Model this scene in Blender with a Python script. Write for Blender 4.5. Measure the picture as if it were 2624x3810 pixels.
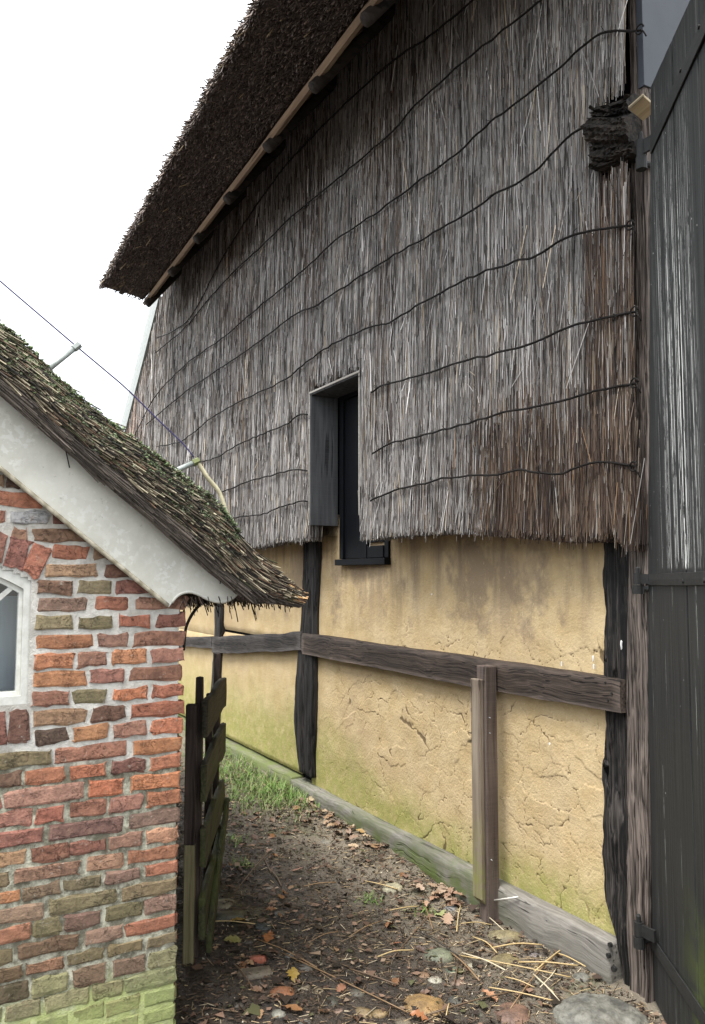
import bpy, math, random
import numpy as np
from mathutils import Matrix, Vector

# ---------------------------------------------------------------- scene, camera, world, sun, exposure
for o in list(bpy.data.objects):
    bpy.data.objects.remove(o)
SC = bpy.context.scene
COL = SC.collection
random.seed(7)
RNG = np.random.default_rng(11)

F, PX, PY = 3028.0, 1312.0, 1905.0            # focal length and centre, in pixels of the 2624 x 3810 photo
PITCH = math.atan(234 / F)
ANG = math.pi - math.atan(1699 / F * math.cos(PITCH))
FH = np.array([math.cos(ANG), math.sin(ANG), 0.0])
RV = np.array([math.sin(ANG), -math.cos(ANG), 0.0])
ZV = np.array([0, 0, 1.0])
FW = math.cos(PITCH) * FH + math.sin(PITCH) * ZV
UP = -math.sin(PITCH) * FH + math.cos(PITCH) * ZV
CAM = np.array([2.449, -2.543, 1.6])

cam = bpy.data.cameras.new('camera')
cam.sensor_fit = 'VERTICAL'
cam.sensor_height = 36
cam.lens = 36 * F / 3810
cam.clip_start = 0.05
cam.clip_end = 2000
cob = bpy.data.objects.new('camera', cam)
COL.objects.link(cob)
cob.matrix_world = Matrix(((RV[0], UP[0], -FW[0], CAM[0]), (RV[1], UP[1], -FW[1], CAM[1]),
                           (RV[2], UP[2], -FW[2], CAM[2]), (0, 0, 0, 1)))
SC.camera = cob

SUN_DIR = np.array([0.12, -0.36, 0.92])      # towards the bright part of the overcast sky
SUN_DIR /= np.linalg.norm(SUN_DIR)
world = bpy.data.worlds.new('World')
SC.world = world
world.use_nodes = True
wt = world.node_tree
wt.nodes.clear()
wo = wt.nodes.new('ShaderNodeOutputWorld')
wb = wt.nodes.new('ShaderNodeBackground')
sky = wt.nodes.new('ShaderNodeTexSky')
sky.sky_type = 'NISHITA'
sky.sun_disc = False
sky.sun_elevation = math.asin(SUN_DIR[2])
sky.sun_rotation = math.atan2(SUN_DIR[0], SUN_DIR[1])
wm = wt.nodes.new('ShaderNodeMix')
wm.data_type = 'RGBA'
wm.inputs['Factor'].default_value = 0.9       # closed cloud cover over the sky
wt.links.new(sky.outputs[0], wm.inputs['A'])
# overcast sky: brightest overhead, a third of that at the horizon (CIE overcast)
wtc = wt.nodes.new('ShaderNodeTexCoord')
wsx = wt.nodes.new('ShaderNodeSeparateXYZ')
wt.links.new(wtc.outputs['Generated'], wsx.inputs[0])
wmr = wt.nodes.new('ShaderNodeMapRange')
wmr.inputs['To Min'].default_value = 1 / 3
wmr.inputs['To Max'].default_value = 1.0
wt.links.new(wsx.outputs['Z'], wmr.inputs['Value'])
wvm = wt.nodes.new('ShaderNodeVectorMath')
wvm.operation = 'SCALE'
wvm.inputs[0].default_value = (12.6, 13.0, 13.4)
wt.links.new(wmr.outputs[0], wvm.inputs['Scale'])
wt.links.new(wvm.outputs[0], wm.inputs['B'])
wt.links.new(wm.outputs['Result'], wb.inputs['Color'])
wb.inputs['Strength'].default_value = 0.07
wt.links.new(wb.outputs[0], wo.inputs['Surface'])

sun = bpy.data.lights.new('sun', 'SUN')
sun.energy = 1.5
sun.angle = math.radians(30)
sun.color = (1.0, 0.97, 0.92)
sob = bpy.data.objects.new('sun', sun)
COL.objects.link(sob)
sob.rotation_euler = Vector(SUN_DIR).to_track_quat('Z', 'Y').to_euler()

SC.view_settings.view_transform = 'Standard'
SC.view_settings.look = 'None'
SC.view_settings.gamma = 1
SC.view_settings.use_curve_mapping = False
SC.view_settings.exposure = 2.2
SC.render.engine = 'CYCLES'
SC.cycles.max_bounces = 6
SC.cycles.diffuse_bounces = 3

# ---------------------------------------------------------------- helpers
def ray(x, y): return FW + RV * (x - PX) / F - UP * (y - PY) / F
def onY(x, y, Y): d = ray(x, y); return CAM + d * (Y - CAM[1]) / d[1]
def onX(x, y, X): d = ray(x, y); return CAM + d * (X - CAM[0]) / d[0]
def onZ(x, y, z): d = ray(x, y); return CAM + d * (z - CAM[2]) / d[2]
def onP(x, y, p, n): d = ray(x, y); return CAM + d * (np.dot(np.asarray(p) - CAM, n) / np.dot(d, n))

def _h(ix, iy, iz, s):
    n = (ix.astype(np.int64) * 374761393 + iy.astype(np.int64) * 668265263 + iz.astype(np.int64) * 1274126177 + s * 974634777) & 0xFFFFFFFF
    n = ((n ^ (n >> 13)) * 1274126177) & 0xFFFFFFFF
    n = ((n ^ (n >> 16)) * 2246822519) & 0xFFFFFFFF
    return ((n ^ (n >> 15)) & 0xFFFFFF) / float(0xFFFFFF)

def vnoise(P, s=0):
    P = np.atleast_2d(np.asarray(P, float))
    i = np.floor(P).astype(np.int64)
    f = P - i
    f = f * f * (3 - 2 * f)
    r = 0
    for a in (0, 1):
        for b in (0, 1):
            for c in (0, 1):
                w = (f[:, 0] if a else 1 - f[:, 0]) * (f[:, 1] if b else 1 - f[:, 1]) * (f[:, 2] if c else 1 - f[:, 2])
                r = r + w * _h(i[:, 0] + a, i[:, 1] + b, i[:, 2] + c, s)
    return r

def fbm(P, o=4, s=0):
    P = np.atleast_2d(np.asarray(P, float))
    r, a, t = 0, 0.5, 0
    for k in range(o):
        r = r + a * vnoise(P * 2.03 ** k + 17.3 * k, s + k)
        t += a
        a *= 0.5
    return r / t

def sm(a, b, x):
    t = np.clip((np.asarray(x, float) - a) / (b - a), 0, 1)
    return t * t * (3 - 2 * t)

def mobj(name, v, f, mat, parent=None, smooth=False, col=None, crack=None):
    me = bpy.data.meshes.new(name)
    v = np.asarray(v, float)
    if isinstance(f, np.ndarray):
        k = f.shape[1]
        me.vertices.add(len(v))
        me.vertices.foreach_set('co', v.astype(np.float32).ravel())
        me.loops.add(f.size)
        me.loops.foreach_set('vertex_index', f.astype(np.int32).ravel())
        me.polygons.add(len(f))
        me.polygons.foreach_set('loop_start', np.arange(0, f.size, k, dtype=np.int32))
        me.update(calc_edges=True)
    else:
        me.from_pydata([tuple(p) for p in v], [], f)
        me.update()
    if smooth:
        me.polygons.foreach_set('use_smooth', np.ones(len(me.polygons), bool))
    if col is not None:
        at = me.attributes.new('tint', 'FLOAT_COLOR', 'POINT')
        c = np.ones((len(v), 4), np.float32)
        c[:, :3] = col
        at.data.foreach_set('color', c.ravel())
    if crack is not None:
        at = me.attributes.new('crack', 'FLOAT', 'POINT')
        at.data.foreach_set('value', np.asarray(crack, np.float32))
    if mat is not None:
        me.materials.append(mat)
    o = bpy.data.objects.new(name, me)
    COL.objects.link(o)
    if parent is not None:
        o.parent = parent
    return o

def empty(name, loc=(0, 0, 0), parent=None, rz=0):
    o = bpy.data.objects.new(name, None)
    o.empty_display_size = 0.1
    COL.objects.link(o)
    o.location = loc
    o.rotation_euler[2] = rz
    if parent is not None:
        o.parent = parent
    return o

def tag(o, label=None, cat=None, group=None, kind=None):
    if label: o['label'] = label
    if cat: o['category'] = cat
    if group: o['group'] = group
    if kind: o['kind'] = kind
    return o

def hexa(c, n=(8, 2, 2), amp=0.002, freq=(6, 6, 6), bev=0.004, seed=0, oct=3):
    """surface of a bent box: c[u][v][w] eight corners, n cells per axis; worn edges, rough faces"""
    c = np.asarray(c, float).reshape(2, 2, 2, 3)
    nu, nv, nw = n
    idx, uvw, faces = {}, [], []
    def vid(i, j, k):
        key = (i, j, k)
        if key not in idx:
            idx[key] = len(uvw)
            uvw.append(key)
        return idx[key]
    for i in range(nu):
        for j in range(nv):
            faces.append((vid(i, j, 0), vid(i, j + 1, 0), vid(i + 1, j + 1, 0), vid(i + 1, j, 0)))
            faces.append((vid(i, j, nw), vid(i + 1, j, nw), vid(i + 1, j + 1, nw), vid(i, j + 1, nw)))
    for i in range(nu):
        for k in range(nw):
            faces.append((vid(i, 0, k), vid(i + 1, 0, k), vid(i + 1, 0, k + 1), vid(i, 0, k + 1)))
            faces.append((vid(i, nv, k), vid(i, nv, k + 1), vid(i + 1, nv, k + 1), vid(i + 1, nv, k)))
    for j in range(nv):
        for k in range(nw):
            faces.append((vid(0, j, k), vid(0, j, k + 1), vid(0, j + 1, k + 1), vid(0, j + 1, k)))
            faces.append((vid(nu, j, k), vid(nu, j + 1, k), vid(nu, j + 1, k + 1), vid(nu, j, k + 1)))
    q = np.array(uvw, float)
    t = q / np.array(n, float)
    L = [np.linalg.norm(c[1, 0, 0] - c[0, 0, 0]), np.linalg.norm(c[0, 1, 0] - c[0, 0, 0]), np.linalg.norm(c[0, 0, 1] - c[0, 0, 0])]
    # move the second ring of cells towards the edge so that the bevel stays small
    for a in range(3):
        if n[a] >= 3:
            e = min(bev * 1.2 / max(L[a], 1e-6), 0.3 / n[a] * 2)
            t[q[:, a] == 1, a] = e
            t[q[:, a] == n[a] - 1, a] = 1 - e
    def tri(t):
        r = 0
        for a in (0, 1):
            for b in (0, 1):
                for d in (0, 1):
                    w = (t[:, 0] if a else 1 - t[:, 0]) * (t[:, 1] if b else 1 - t[:, 1]) * (t[:, 2] if d else 1 - t[:, 2])
                    r = r + w[:, None] * c[a, b, d]
        return r
    P = tri(t)
    ax = [c[1, 0, 0] - c[0, 0, 0], c[0, 1, 0] - c[0, 0, 0], c[0, 0, 1] - c[0, 0, 0]]
    ax = [a / np.linalg.norm(a) for a in ax]
    N = np.zeros_like(P)
    cnt = np.zeros(len(P))
    for a in range(3):
        lo, hi = q[:, a] == 0, q[:, a] == n[a]
        N[lo] -= ax[a]
        N[hi] += ax[a]
        cnt += lo
        cnt += hi
    nz = fbm(P * np.array(freq) + seed * 3.7, oct, seed) - 0.5
    P = P + N * (nz * 2 * amp)[:, None] - N * (np.where(cnt >= 2, bev * 0.55, 0) * (0.6 + 0.9 * vnoise(P * 25 + seed, seed + 5)))[:, None]
    return P, faces

def box8(x0, x1, y0, y1, z0, z1):
    """corners with u along x, v along y, w along z"""
    return [[[(x0, y0, z0), (x0, y0, z1)], [(x0, y1, z0), (x0, y1, z1)]], [[(x1, y0, z0), (x1, y0, z1)], [(x1, y1, z0), (x1, y1, z1)]]]

def timber(name, c, mat, parent, n=(8, 2, 2), amp=0.002, freq=(6, 6, 6), bev=0.004, seed=0, smooth=False):
    v, f = hexa(c, n, amp, freq, bev, seed)
    return mobj(name, v, f, mat, parent, smooth)

def tube(pts, r, sides=6, cap=True):
    pts = np.asarray(pts, float)
    r = np.broadcast_to(np.asarray(r, float), (len(pts),))
    V, Fc = [], []
    for i, p in enumerate(pts):
        d = pts[min(i + 1, len(pts) - 1)] - pts[max(i - 1, 0)]
        d = d / (np.linalg.norm(d) + 1e-9)
        a = np.cross(d, (0.13, 0.2, 0.97) if abs(d[2]) < 0.9 else (1, 0.1, 0))
        a /= np.linalg.norm(a)
        b = np.cross(d, a)
        for k in range(sides):
            t = 2 * math.pi * k / sides
            V.append(p + r[i] * (math.cos(t) * a + math.sin(t) * b))
    for i in range(len(pts) - 1):
        for k in range(sides):
            k2 = (k + 1) % sides
            Fc.append((i * sides + k, i * sides + k2, (i + 1) * sides + k2, (i + 1) * sides + k))
    if cap:
        Fc.append(tuple(range(sides))[::-1])
        Fc.append(tuple((len(pts) - 1) * sides + k for k in range(sides)))
    return V, Fc

def join(parts):
    V, Fc, o = [], [], 0
    for v, f in parts:
        V += [tuple(p) for p in v]
        Fc += [tuple(i + o for i in q) for q in f]
        o += len(v)
    return V, Fc

def smoothline(pts, n):
    """Catmull-Rom through the points"""
    p = np.asarray(pts, float)
    p = np.vstack([2 * p[0] - p[1], p, 2 * p[-1] - p[-2]])
    out = []
    for i in range(1, len(p) - 2):
        for k in range(n):
            t = k / n
            out.append(0.5 * ((2 * p[i]) + (-p[i - 1] + p[i + 1]) * t + (2 * p[i - 1] - 5 * p[i] + 4 * p[i + 1] - p[i + 2]) * t * t
                              + (-p[i - 1] + 3 * p[i] - 3 * p[i + 1] + p[i + 2]) * t ** 3))
    out.append(p[-2])
    return np.array(out)

def sticks(A, B, r, col, nrm=None, ends=True):
    """many thin three-sided stalks from A to B; returns verts, quads, colours"""
    A, B = np.asarray(A, float), np.asarray(B, float)
    n = len(A)
    d = B - A
    d /= np.linalg.norm(d, axis=1)[:, None] + 1e-9
    ref = np.where(np.abs(d[:, [2]]) < 0.9, np.array([[0, 0, 1.0]]), np.array([[1.0, 0, 0]]))
    a = np.cross(d, ref)
    a /= np.linalg.norm(a, axis=1)[:, None]
    b = np.cross(d, a)
    ph = RNG.uniform(0, 2 * math.pi, n)
    r = np.broadcast_to(np.asarray(r, float), (n,))
    V = np.zeros((n, 6, 3))
    for k in range(3):
        t = ph + 2 * math.pi * k / 3
        off = (np.cos(t) * r)[:, None] * a + (np.sin(t) * r)[:, None] * b
        V[:, k] = A + off * 0.8
        V[:, 3 + k] = B + off
    base = (np.arange(n) * 6)[:, None]
    Q = np.concatenate([base + np.array([[0, 1, 4, 3]]), base + np.array([[1, 2, 5, 4]]), base + np.array([[2, 0, 3, 5]]),
                        base + np.array([[3, 4, 5, 5]]) if False else base + np.array([[0, 1, 4, 3]])][:3])
    C = np.repeat(np.asarray(col, float)[:, None, :], 6, axis=1).reshape(-1, 3)
    return V.reshape(-1, 3), Q, C

# ---------------------------------------------------------------- materials
class NT:
    def __init__(s, name):
        s.m = bpy.data.materials.new(name)
        s.m.use_nodes = True
        s.t = s.m.node_tree
        s.b = s.t.nodes['Principled BSDF']
        s.out = s.t.nodes['Material Output']
        s._tc = None
    def new(s, k): return s.t.nodes.new(k)
    def put(s, node, k, v):
        if v is None: return
        i = node.inputs[k]
        if hasattr(v, 'is_output'): s.t.links.new(v, i)
        elif isinstance(v, (tuple, list)) and len(v) == 3 and i.type == 'RGBA': i.default_value = (*v, 1)
        else: i.default_value = v
    def co(s, k='Object'):
        if s._tc is None: s._tc = s.new('ShaderNodeTexCoord')
        return s._tc.outputs[k]
    def pos(s): return s.new('ShaderNodeNewGeometry').outputs['Position']
    def sep(s, v):
        n = s.new('ShaderNodeSeparateXYZ')
        s.put(n, 0, v)
        return n.outputs
    def map(s, v, scale=(1, 1, 1), loc=(0, 0, 0)):
        n = s.new('ShaderNodeMapping')
        s.put(n, 'Vector', v)
        n.inputs['Scale'].default_value = scale
        n.inputs['Location'].default_value = loc
        return n.outputs[0]
    def noise(s, v, scale=5, det=4, rough=0.55, dist=0):
        n = s.new('ShaderNodeTexNoise')
        s.put(n, 'Vector', v)
        n.inputs['Scale'].default_value = scale
        n.inputs['Detail'].default_value = det
        n.inputs['Roughness'].default_value = rough
        n.inputs['Distortion'].default_value = dist
        return n.outputs['Fac']
    def vor(s, v, scale=5, feat='F1', out='Distance'):
        n = s.new('ShaderNodeTexVoronoi')
        n.feature = feat
        s.put(n, 'Vector', v)
        n.inputs['Scale'].default_value = scale
        return n.outputs[out]
    def rng(s, v, a, b, c=0.0, d=1.0, smooth=True):
        n = s.new('ShaderNodeMapRange')
        n.interpolation_type = 'SMOOTHSTEP' if smooth else 'LINEAR'
        s.put(n, 'Value', v)
        s.put(n, 'From Min', a); s.put(n, 'From Max', b); s.put(n, 'To Min', c); s.put(n, 'To Max', d)
        return n.outputs[0]
    def math(s, op, a, b=None):
        n = s.new('ShaderNodeMath')
        n.operation = op
        s.put(n, 0, a)
        if b is not None: s.put(n, 1, b)
        return n.outputs[0]
    def mix(s, f, a, b, mode='MIX'):
        n = s.new('ShaderNodeMix')
        n.data_type = 'RGBA'
        n.blend_type = mode
        s.put(n, 'Factor', f); 
        for k, v in (('A', a), ('B', b)):
            i = [q for q in n.inputs if q.name == k and q.type == 'RGBA'][0]
            if hasattr(v, 'is_output'): s.t.links.new(v, i)
            else: i.default_value = (*v[:3], 1)
        return [q for q in n.outputs if q.type == 'RGBA'][0]
    def ramp(s, f, stops):
        n = s.new('ShaderNodeValToRGB')
        s.put(n, 'Fac', f)
        e = n.color_ramp.elements
        while len(e) < len(stops): e.new(0.5)
        for i, (p, c) in enumerate(stops):
            e[i].position = p
            e[i].color = (*c, 1) if len(c) == 3 else c
        return n.outputs['Color']
    def bump(s, h, st=0.5, d=0.01, prev=None):
        n = s.new('ShaderNodeBump')
        s.put(n, 'Height', h)
        n.inputs['Strength'].default_value = st
        n.inputs['Distance'].default_value = d
        if prev is not None: s.put(n, 'Normal', prev)
        return n.outputs[0]
    def attr(s, name, out='Color'):
        n = s.new('ShaderNodeAttribute')
        n.attribute_name = name
        return n.outputs[out]
    def ocol(s): return s.new('ShaderNodeObjectInfo').outputs['Color']
    def orand(s): return s.new('ShaderNodeObjectInfo').outputs['Random']
    def fin(s, col=None, rough=0.7, spec=0.3, normal=None, metal=0):
        s.put(s.b, 'Base Color', col)
        s.put(s.b, 'Roughness', rough)
        s.b.inputs['Specular IOR Level'].default_value = spec
        s.b.inputs['Metallic'].default_value = metal
        if normal is not None: s.put(s.b, 'Normal', normal)
        return s.m

def wood(name, dark, light, axis='x', grain=70, along=2.5, warp=0.03, moss=None, rough=0.75, bump=0.6, saw=False, contrast=(0.3, 0.72), mosscol=(0.13, 0.17, 0.04), mossx=None):
    n = NT(name)
    c = n.co()
    w = n.new('ShaderNodeTexNoise')
    w.inputs['Scale'].default_value = 3.5
    w.inputs['Detail'].default_value = 2
    n.put(w, 'Vector', c)
    vm = n.new('ShaderNodeVectorMath'); vm.operation = 'SUBTRACT'
    n.put(vm, 0, w.outputs['Color']); vm.inputs[1].default_value = (.5, .5, .5)
    vs = n.new('ShaderNodeVectorMath'); vs.operation = 'SCALE'
    n.put(vs, 0, vm.outputs[0]); vs.inputs['Scale'].default_value = warp
    va = n.new('ShaderNodeVectorMath'); va.operation = 'ADD'
    n.put(va, 0, c); n.put(va, 1, vs.outputs[0])
    sc = {'x': (along, grain, grain), 'y': (grain, along, grain), 'z': (grain, grain, along)}[axis]
    g = n.noise(n.map(va.outputs[0], sc), 1, 6, 0.62)
    g2 = n.noise(n.map(va.outputs[0], tuple(q * 0.25 for q in sc)), 1, 4, 0.6)
    big = n.noise(c, 2.2, 3)
    f = n.math('ADD', n.math('MULTIPLY', g, 0.6), n.math('MULTIPLY', g2, 0.4))
    col = n.mix(n.rng(f, contrast[0], contrast[1]), dark, light)
    col = n.mix(n.rng(big, .3, .7, .0, .45), col, tuple(q * .6 for q in dark))
    # checks: thin dark splits along the grain
    ck = n.rng(n.noise(n.map(va.outputs[0], tuple(q * 0.6 for q in sc), (5, 3, 1)), 1, 3, .5), .33, .38, 1, 0)
    col = n.mix(n.math('MULTIPLY', ck, .8), col, tuple(q * .25 for q in dark))
    h = n.math('SUBTRACT', f, n.math('MULTIPLY', ck, .6))
    if saw:
        sw = n.noise(n.map(c, (6, 6, 260) if axis == 'z' else (260, 6, 6)), 1, 2)
        col = n.mix(n.rng(sw, .35, .75, 0, .25), col, light)
    if moss is not None:
        zz = n.sep(n.pos())
        mz = n.math('ADD', zz[2], n.math('MULTIPLY', n.math('SUBTRACT', n.noise(n.pos(), 5, 4), .5), moss[2]))
        mf = n.math('MULTIPLY', n.rng(mz, moss[0], moss[1], moss[3], 0), n.rng(n.noise(n.pos(), 9, 5, .65), .3, .6))
        if mossx: mf = n.math('MULTIPLY', mf, n.rng(zz[0], mossx[0], mossx[1], .08, 1))
        col = n.mix(mf, col, mosscol)
    return n.fin(col, rough, .25, n.bump(h, bump, .006))

M = {}
def build_materials():
    # reeds with a tint of their own per stalk
    n = NT('reed')
    c = n.attr('tint')
    v = n.noise(n.map(n.co(), (90, 90, 6)), 1, 3)
    c = n.mix(n.rng(v, .25, .75, 0, .55), c, n.mix(1, c, (.35, .32, .3), 'MULTIPLY'))
    M['reed'] = n.fin(c, .62, .35)
    n = NT('reed_bed')
    v = n.noise(n.map(n.co(), (160, 160, 5)), 1, 4)
    M['reed_bed'] = n.fin(n.mix(v, (.012, .010, .008), (.075, .06, .05)), .9, .1, n.bump(v, .8, .01))
    # loam plaster
    n = NT('loam_plaster')
    p = n.co()
    x, y, z = n.sep(p)
    big = n.noise(p, 1.3, 5, .6)
    mid = n.noise(p, 6, 5, .65)
    fine = n.noise(p, 70, 4, .7)
    streak = n.noise(n.map(p, (9, 9, 1.1)), 1, 5, .6)
    col = n.mix(n.rng(mid, .3, .7), (.46, .34, .178), (.54, .42, .25))
    col = n.mix(n.rng(big, .45, .75, 0, .8), col, (.42, .31, .185))
    # brown-violet wash stain in the upper panels, running down below the cladding
    st = n.math('MULTIPLY', n.rng(streak, .42, .68), n.rng(z, 1.15, 1.7, .05, .9))
    blot = n.math('MULTIPLY', n.rng(n.noise(n.map(p, (1, 1, .8), (3, 0, 2)), 2.6, 5, .65), .5, .62), n.rng(z, 1.2, 1.35))
    st = n.math('MAXIMUM', st, n.math('MULTIPLY', blot, .8))
    col = n.mix(n.math('MULTIPLY', st, .85), col, (.205, .155, .115))
    gz = n.math('ADD', z, n.math('MULTIPLY', n.math('SUBTRACT', n.noise(p, 3.2, 4), .5), .35))
    pale = n.rng(n.noise(p, 2.1, 3, .5), .62, .7, 0, .5)
    col = n.mix(n.math('MULTIPLY', pale, n.rng(z, .4, 1.1, 1, .3)), col, (.57, .44, .26))
    far = n.rng(x, -1.0, -3.0, .72, 1.45)
    al = n.math('MULTIPLY', n.rng(n.math('DIVIDE', gz, far), .22, .62, 1, 0), n.rng(n.noise(p, 14, 5, .7), .25, .62, .35, 1))
    col = n.mix(n.math('MULTIPLY', al, .85), col, (.26, .27, .075))
    fl = n.math('MULTIPLY', n.rng(n.noise(n.map(p, (150, 150, 40)), 1, 2, .5), .66, .72), .45)
    col = n.mix(fl, col, (.68, .56, .34))
    fl2 = n.math('MULTIPLY', n.rng(n.noise(n.map(p, (60, 60, 130), (7, 1, 3)), 1, 3, .6), .64, .70), .4)
    col = n.mix(fl2, col, (.22, .15, .08))
    dirt = n.rng(n.noise(p, 25, 4, .7), .58, .72)
    col = n.mix(n.math('MULTIPLY', dirt, .25), col, (.30, .21, .11))
    ck = n.attr('crack', 'Fac')
    col = n.mix(n.rng(ck, .25, .9, 0, .85), col, (.10, .07, .04))
    spot = n.rng(n.vor(p, 7), .035, .05, 1, 0)
    spm = n.rng(n.noise(p, 3, 2), .66, .7)
    col = n.mix(n.math('MULTIPLY', spot, spm), col, (.75, .75, .72))
    h = n.math('ADD', n.math('MULTIPLY', mid, .5), n.math('MULTIPLY', fine, .4))
    M['plaster'] = n.fin(col, .92, .1, n.bump(h, .8, .014))
    # woods
    M['oak_black'] = wood('weathered_black_oak', (.004, .0035, .0035), (.06, .053, .049), 'z', 90, 2.6, .03, bump=1.0, contrast=(.38, .72))
    M['oak_black_x'] = wood('black_oak_rail', (.009, .008, .007), (.075, .064, .057), 'x', 110, 2.5, .06, bump=.9)
    M['oak_brown'] = wood('brown_oak_rail', (.014, .010, .008), (.105, .078, .062), 'x', 120, 2.2, .07, bump=.9)
    M['oak_silver'] = wood('silvered_oak_post', (.012, .009, .007), (.27, .22, .19), 'z', 130, 2.0, .025, bump=1.0, contrast=(.38, .66))
    M['oak_char'] = wood('charred_oak_post', (.003, .003, .003), (.095, .082, .073), 'z', 110, 2.2, .03, bump=1.0, contrast=(.44, .74))
    M['oak_sill'] = wood('grey_oak_sill', (.12, .11, .098), (.29, .27, .245), 'x', 70, 1.8, .09, moss=(.04, .27, .12, .95), bump=.7, mosscol=(.085, .115, .028), mossx=(-.35, -1.0))
    M['oak_sill_far'] = wood('mossy_oak_sill', (.11, .105, .075), (.23, .22, .16), 'x', 60, 1.8, .09, moss=(.1, .5, .1, .9), bump=.7, mosscol=(.12, .15, .04))
    M['rot'] = wood('rotten_beam_end', (.002, .002, .002), (.05, .040, .032), 'x', 60, 5, .10, bump=1.0)
    M['pine'] = wood('fresh_pine_block', (.30, .23, .14), (.48, .40, .27), 'x', 60, 3, .02)
    M['batten'] = wood('eave_batten', (.24, .165, .11), (.36, .265, .185), 'x', 60, 2, .03)
    M['log'] = wood('bark_rafter', (.014, .011, .009), (.06, .048, .04), 'y', 40, 4, .05)
    M['box_board'] = wood('grey_reveal_board', (.045, .047, .050), (.115, .117, .12), 'z', 50, 2.5, .02, saw=True, bump=.4)
    M['box_edge'] = wood('pale_board_edge', (.26, .24, .21), (.42, .40, .36), 'x', 60, 3, .02)
    M['gate'] = wood('mossy_gate_board', (.010, .009, .007), (.085, .072, .05), 'x', 80, 2.2, .05, moss=(.2, 1.3, .4, .7), mosscol=(.06, .075, .018), bump=1.0)
    M['gate_dark'] = wood('dark_gate_upright', (.02, .015, .013), (.085, .06, .05), 'z', 60, 2.2, .04)
    M['pole'] = wood('treated_pole', (.10, .085, .04), (.27, .24, .14), 'z', 90, 1.2, .03, bump=.3)
    M['stop_brown'] = wood('reddish_plank', (.055, .04, .034), (.17, .132, .112), 'z', 60, 2.5, .03, saw=True)
    M['stop_batten'] = wood('grey_batten', (.14, .105, .08), (.30, .25, .19), 'z', 60, 2, .03, moss=(.1, .6, .15, .8), mosscol=(.19, .20, .05))
    M['log_dark'] = wood('damp_timber', (.01, .009, .008), (.06, .05, .04), 'x', 40, 3, .05)
    # black barn door with white drip streaks
    n = NT('black_door_boards')
    p = n.co()
    g = n.noise(n.map(p, (80, 80, 1.3)), 1, 5, .6)
    sawm = n.noise(n.map(p, (5, 5, 190)), 1, 2)
    col = n.mix(n.rng(g, .3, .75), (.010, .0105, .011), (.032, .033, .032))
    col = n.mix(n.rng(sawm, .45, .8, 0, .4), col, (.032, .033, .031))
    x, y, z = n.sep(p)
    s1 = n.rng(n.noise(n.map(p, (120, 0, .3)), 1, 4, .75), .545, .60)
    brk = n.rng(n.noise(n.map(p, (60, 0, 9)), 1, 4, .8), .40, .52)
    band = n.math('MULTIPLY', n.rng(x, .17, .25), n.rng(x, .70, .55))
    zone = n.math('MULTIPLY', n.rng(z, 1.615, 1.63), n.rng(z, 3.5, 2.5))
    w1 = n.math('MULTIPLY', n.math('MULTIPLY', s1, brk), n.math('MULTIPLY', band, zone))
    s2 = n.rng(n.noise(n.map(p, (70, 0, .25), (3, 0, 1)), 1, 3, .7), .635, .66)
    brk2 = n.rng(n.noise(n.map(p, (40, 0, 6)), 1, 4, .8), .42, .56)
    w2 = n.math('MULTIPLY', n.math('MULTIPLY', s2, brk2), n.rng(x, .02, .07, 0, .8))
    sp = n.math('MULTIPLY', n.rng(n.vor(n.map(p, (1, 1, .5)), 60), .08, .12, 1, 0), n.rng(n.noise(p, 25, 2), .62, .66))
    w = n.math('MAXIMUM', n.math('MAXIMUM', w1, w2), n.math('MULTIPLY', sp, .7))
    col = n.mix(w, col, (.70, .71, .68))
    al = n.math('MULTIPLY', n.rng(z, .75, .2), n.rng(x, .25, .55))
    al = n.math('MULTIPLY', al, n.rng(n.noise(p, 7, 4), .35, .6))
    col = n.mix(n.math('MULTIPLY', al, .75), col, (.075, .10, .02))
    M['door'] = n.fin(col, .6, .22, n.bump(n.math('ADD', g, n.math('MULTIPLY', w, .3)), .4, .004))
    n = NT('black_iron')
    v = n.noise(n.co(), 60, 4)
    M['iron'] = n.fin(n.mix(v, (.006, .0065, .0065), (.03, .03, .029)), .6, .25, n.bump(v, .4, .002))
    n = NT('wire_iron')
    v = n.noise(n.co(), 90, 3)
    M['wire'] = n.fin(n.mix(v, (.004, .004, .004), (.022, .018, .015)), .7, .15)
    n = NT('black_window_paint')
    v = n.noise(n.map(n.co(), (30, 30, 3)), 1, 4)
    M['blackpaint'] = n.fin(n.mix(v, (.0015, .002, .003), (.005, .006, .008)), .55, .12)
    n = NT('blue_black_panel')
    v = n.noise(n.co(), 9, 5)
    M['panel'] = n.fin(n.mix(v, (.030, .037, .050), (.050, .058, .072)), .55, .4)
    n = NT('dark_interior')
    M['inner'] = n.fin((.01, .01, .01), .9, .05)
    # brick and mortar
    n = NT('hand_made_brick')
    p = n.co()
    off = n.new('ShaderNodeVectorMath'); off.operation = 'ADD'
    oi = n.new('ShaderNodeObjectInfo')
    n.put(off, 0, p)
    cmb = n.new('ShaderNodeCombineXYZ')
    r50 = n.math('MULTIPLY', oi.outputs['Random'], 50)
    for k in range(3): n.put(cmb, k, r50)
    n.put(off, 1, cmb.outputs[0])
    q = off.outputs[0]
    a = n.noise(n.map(q, (30, 30, 38)), 1, 6, .72, .4)
    b = n.noise(q, 110, 4, .7)
    cr = n.noise(n.map(q, (16, 16, 24)), 1.3, 4, .65, 1.0)
    fold = n.math('MULTIPLY', n.rng(n.math('ABSOLUTE', n.math('SUBTRACT', cr, .5)), 0, .022, 1, 0), n.rng(n.noise(q, 14, 2), .45, .6))
    col = oi.outputs['Color']
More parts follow.
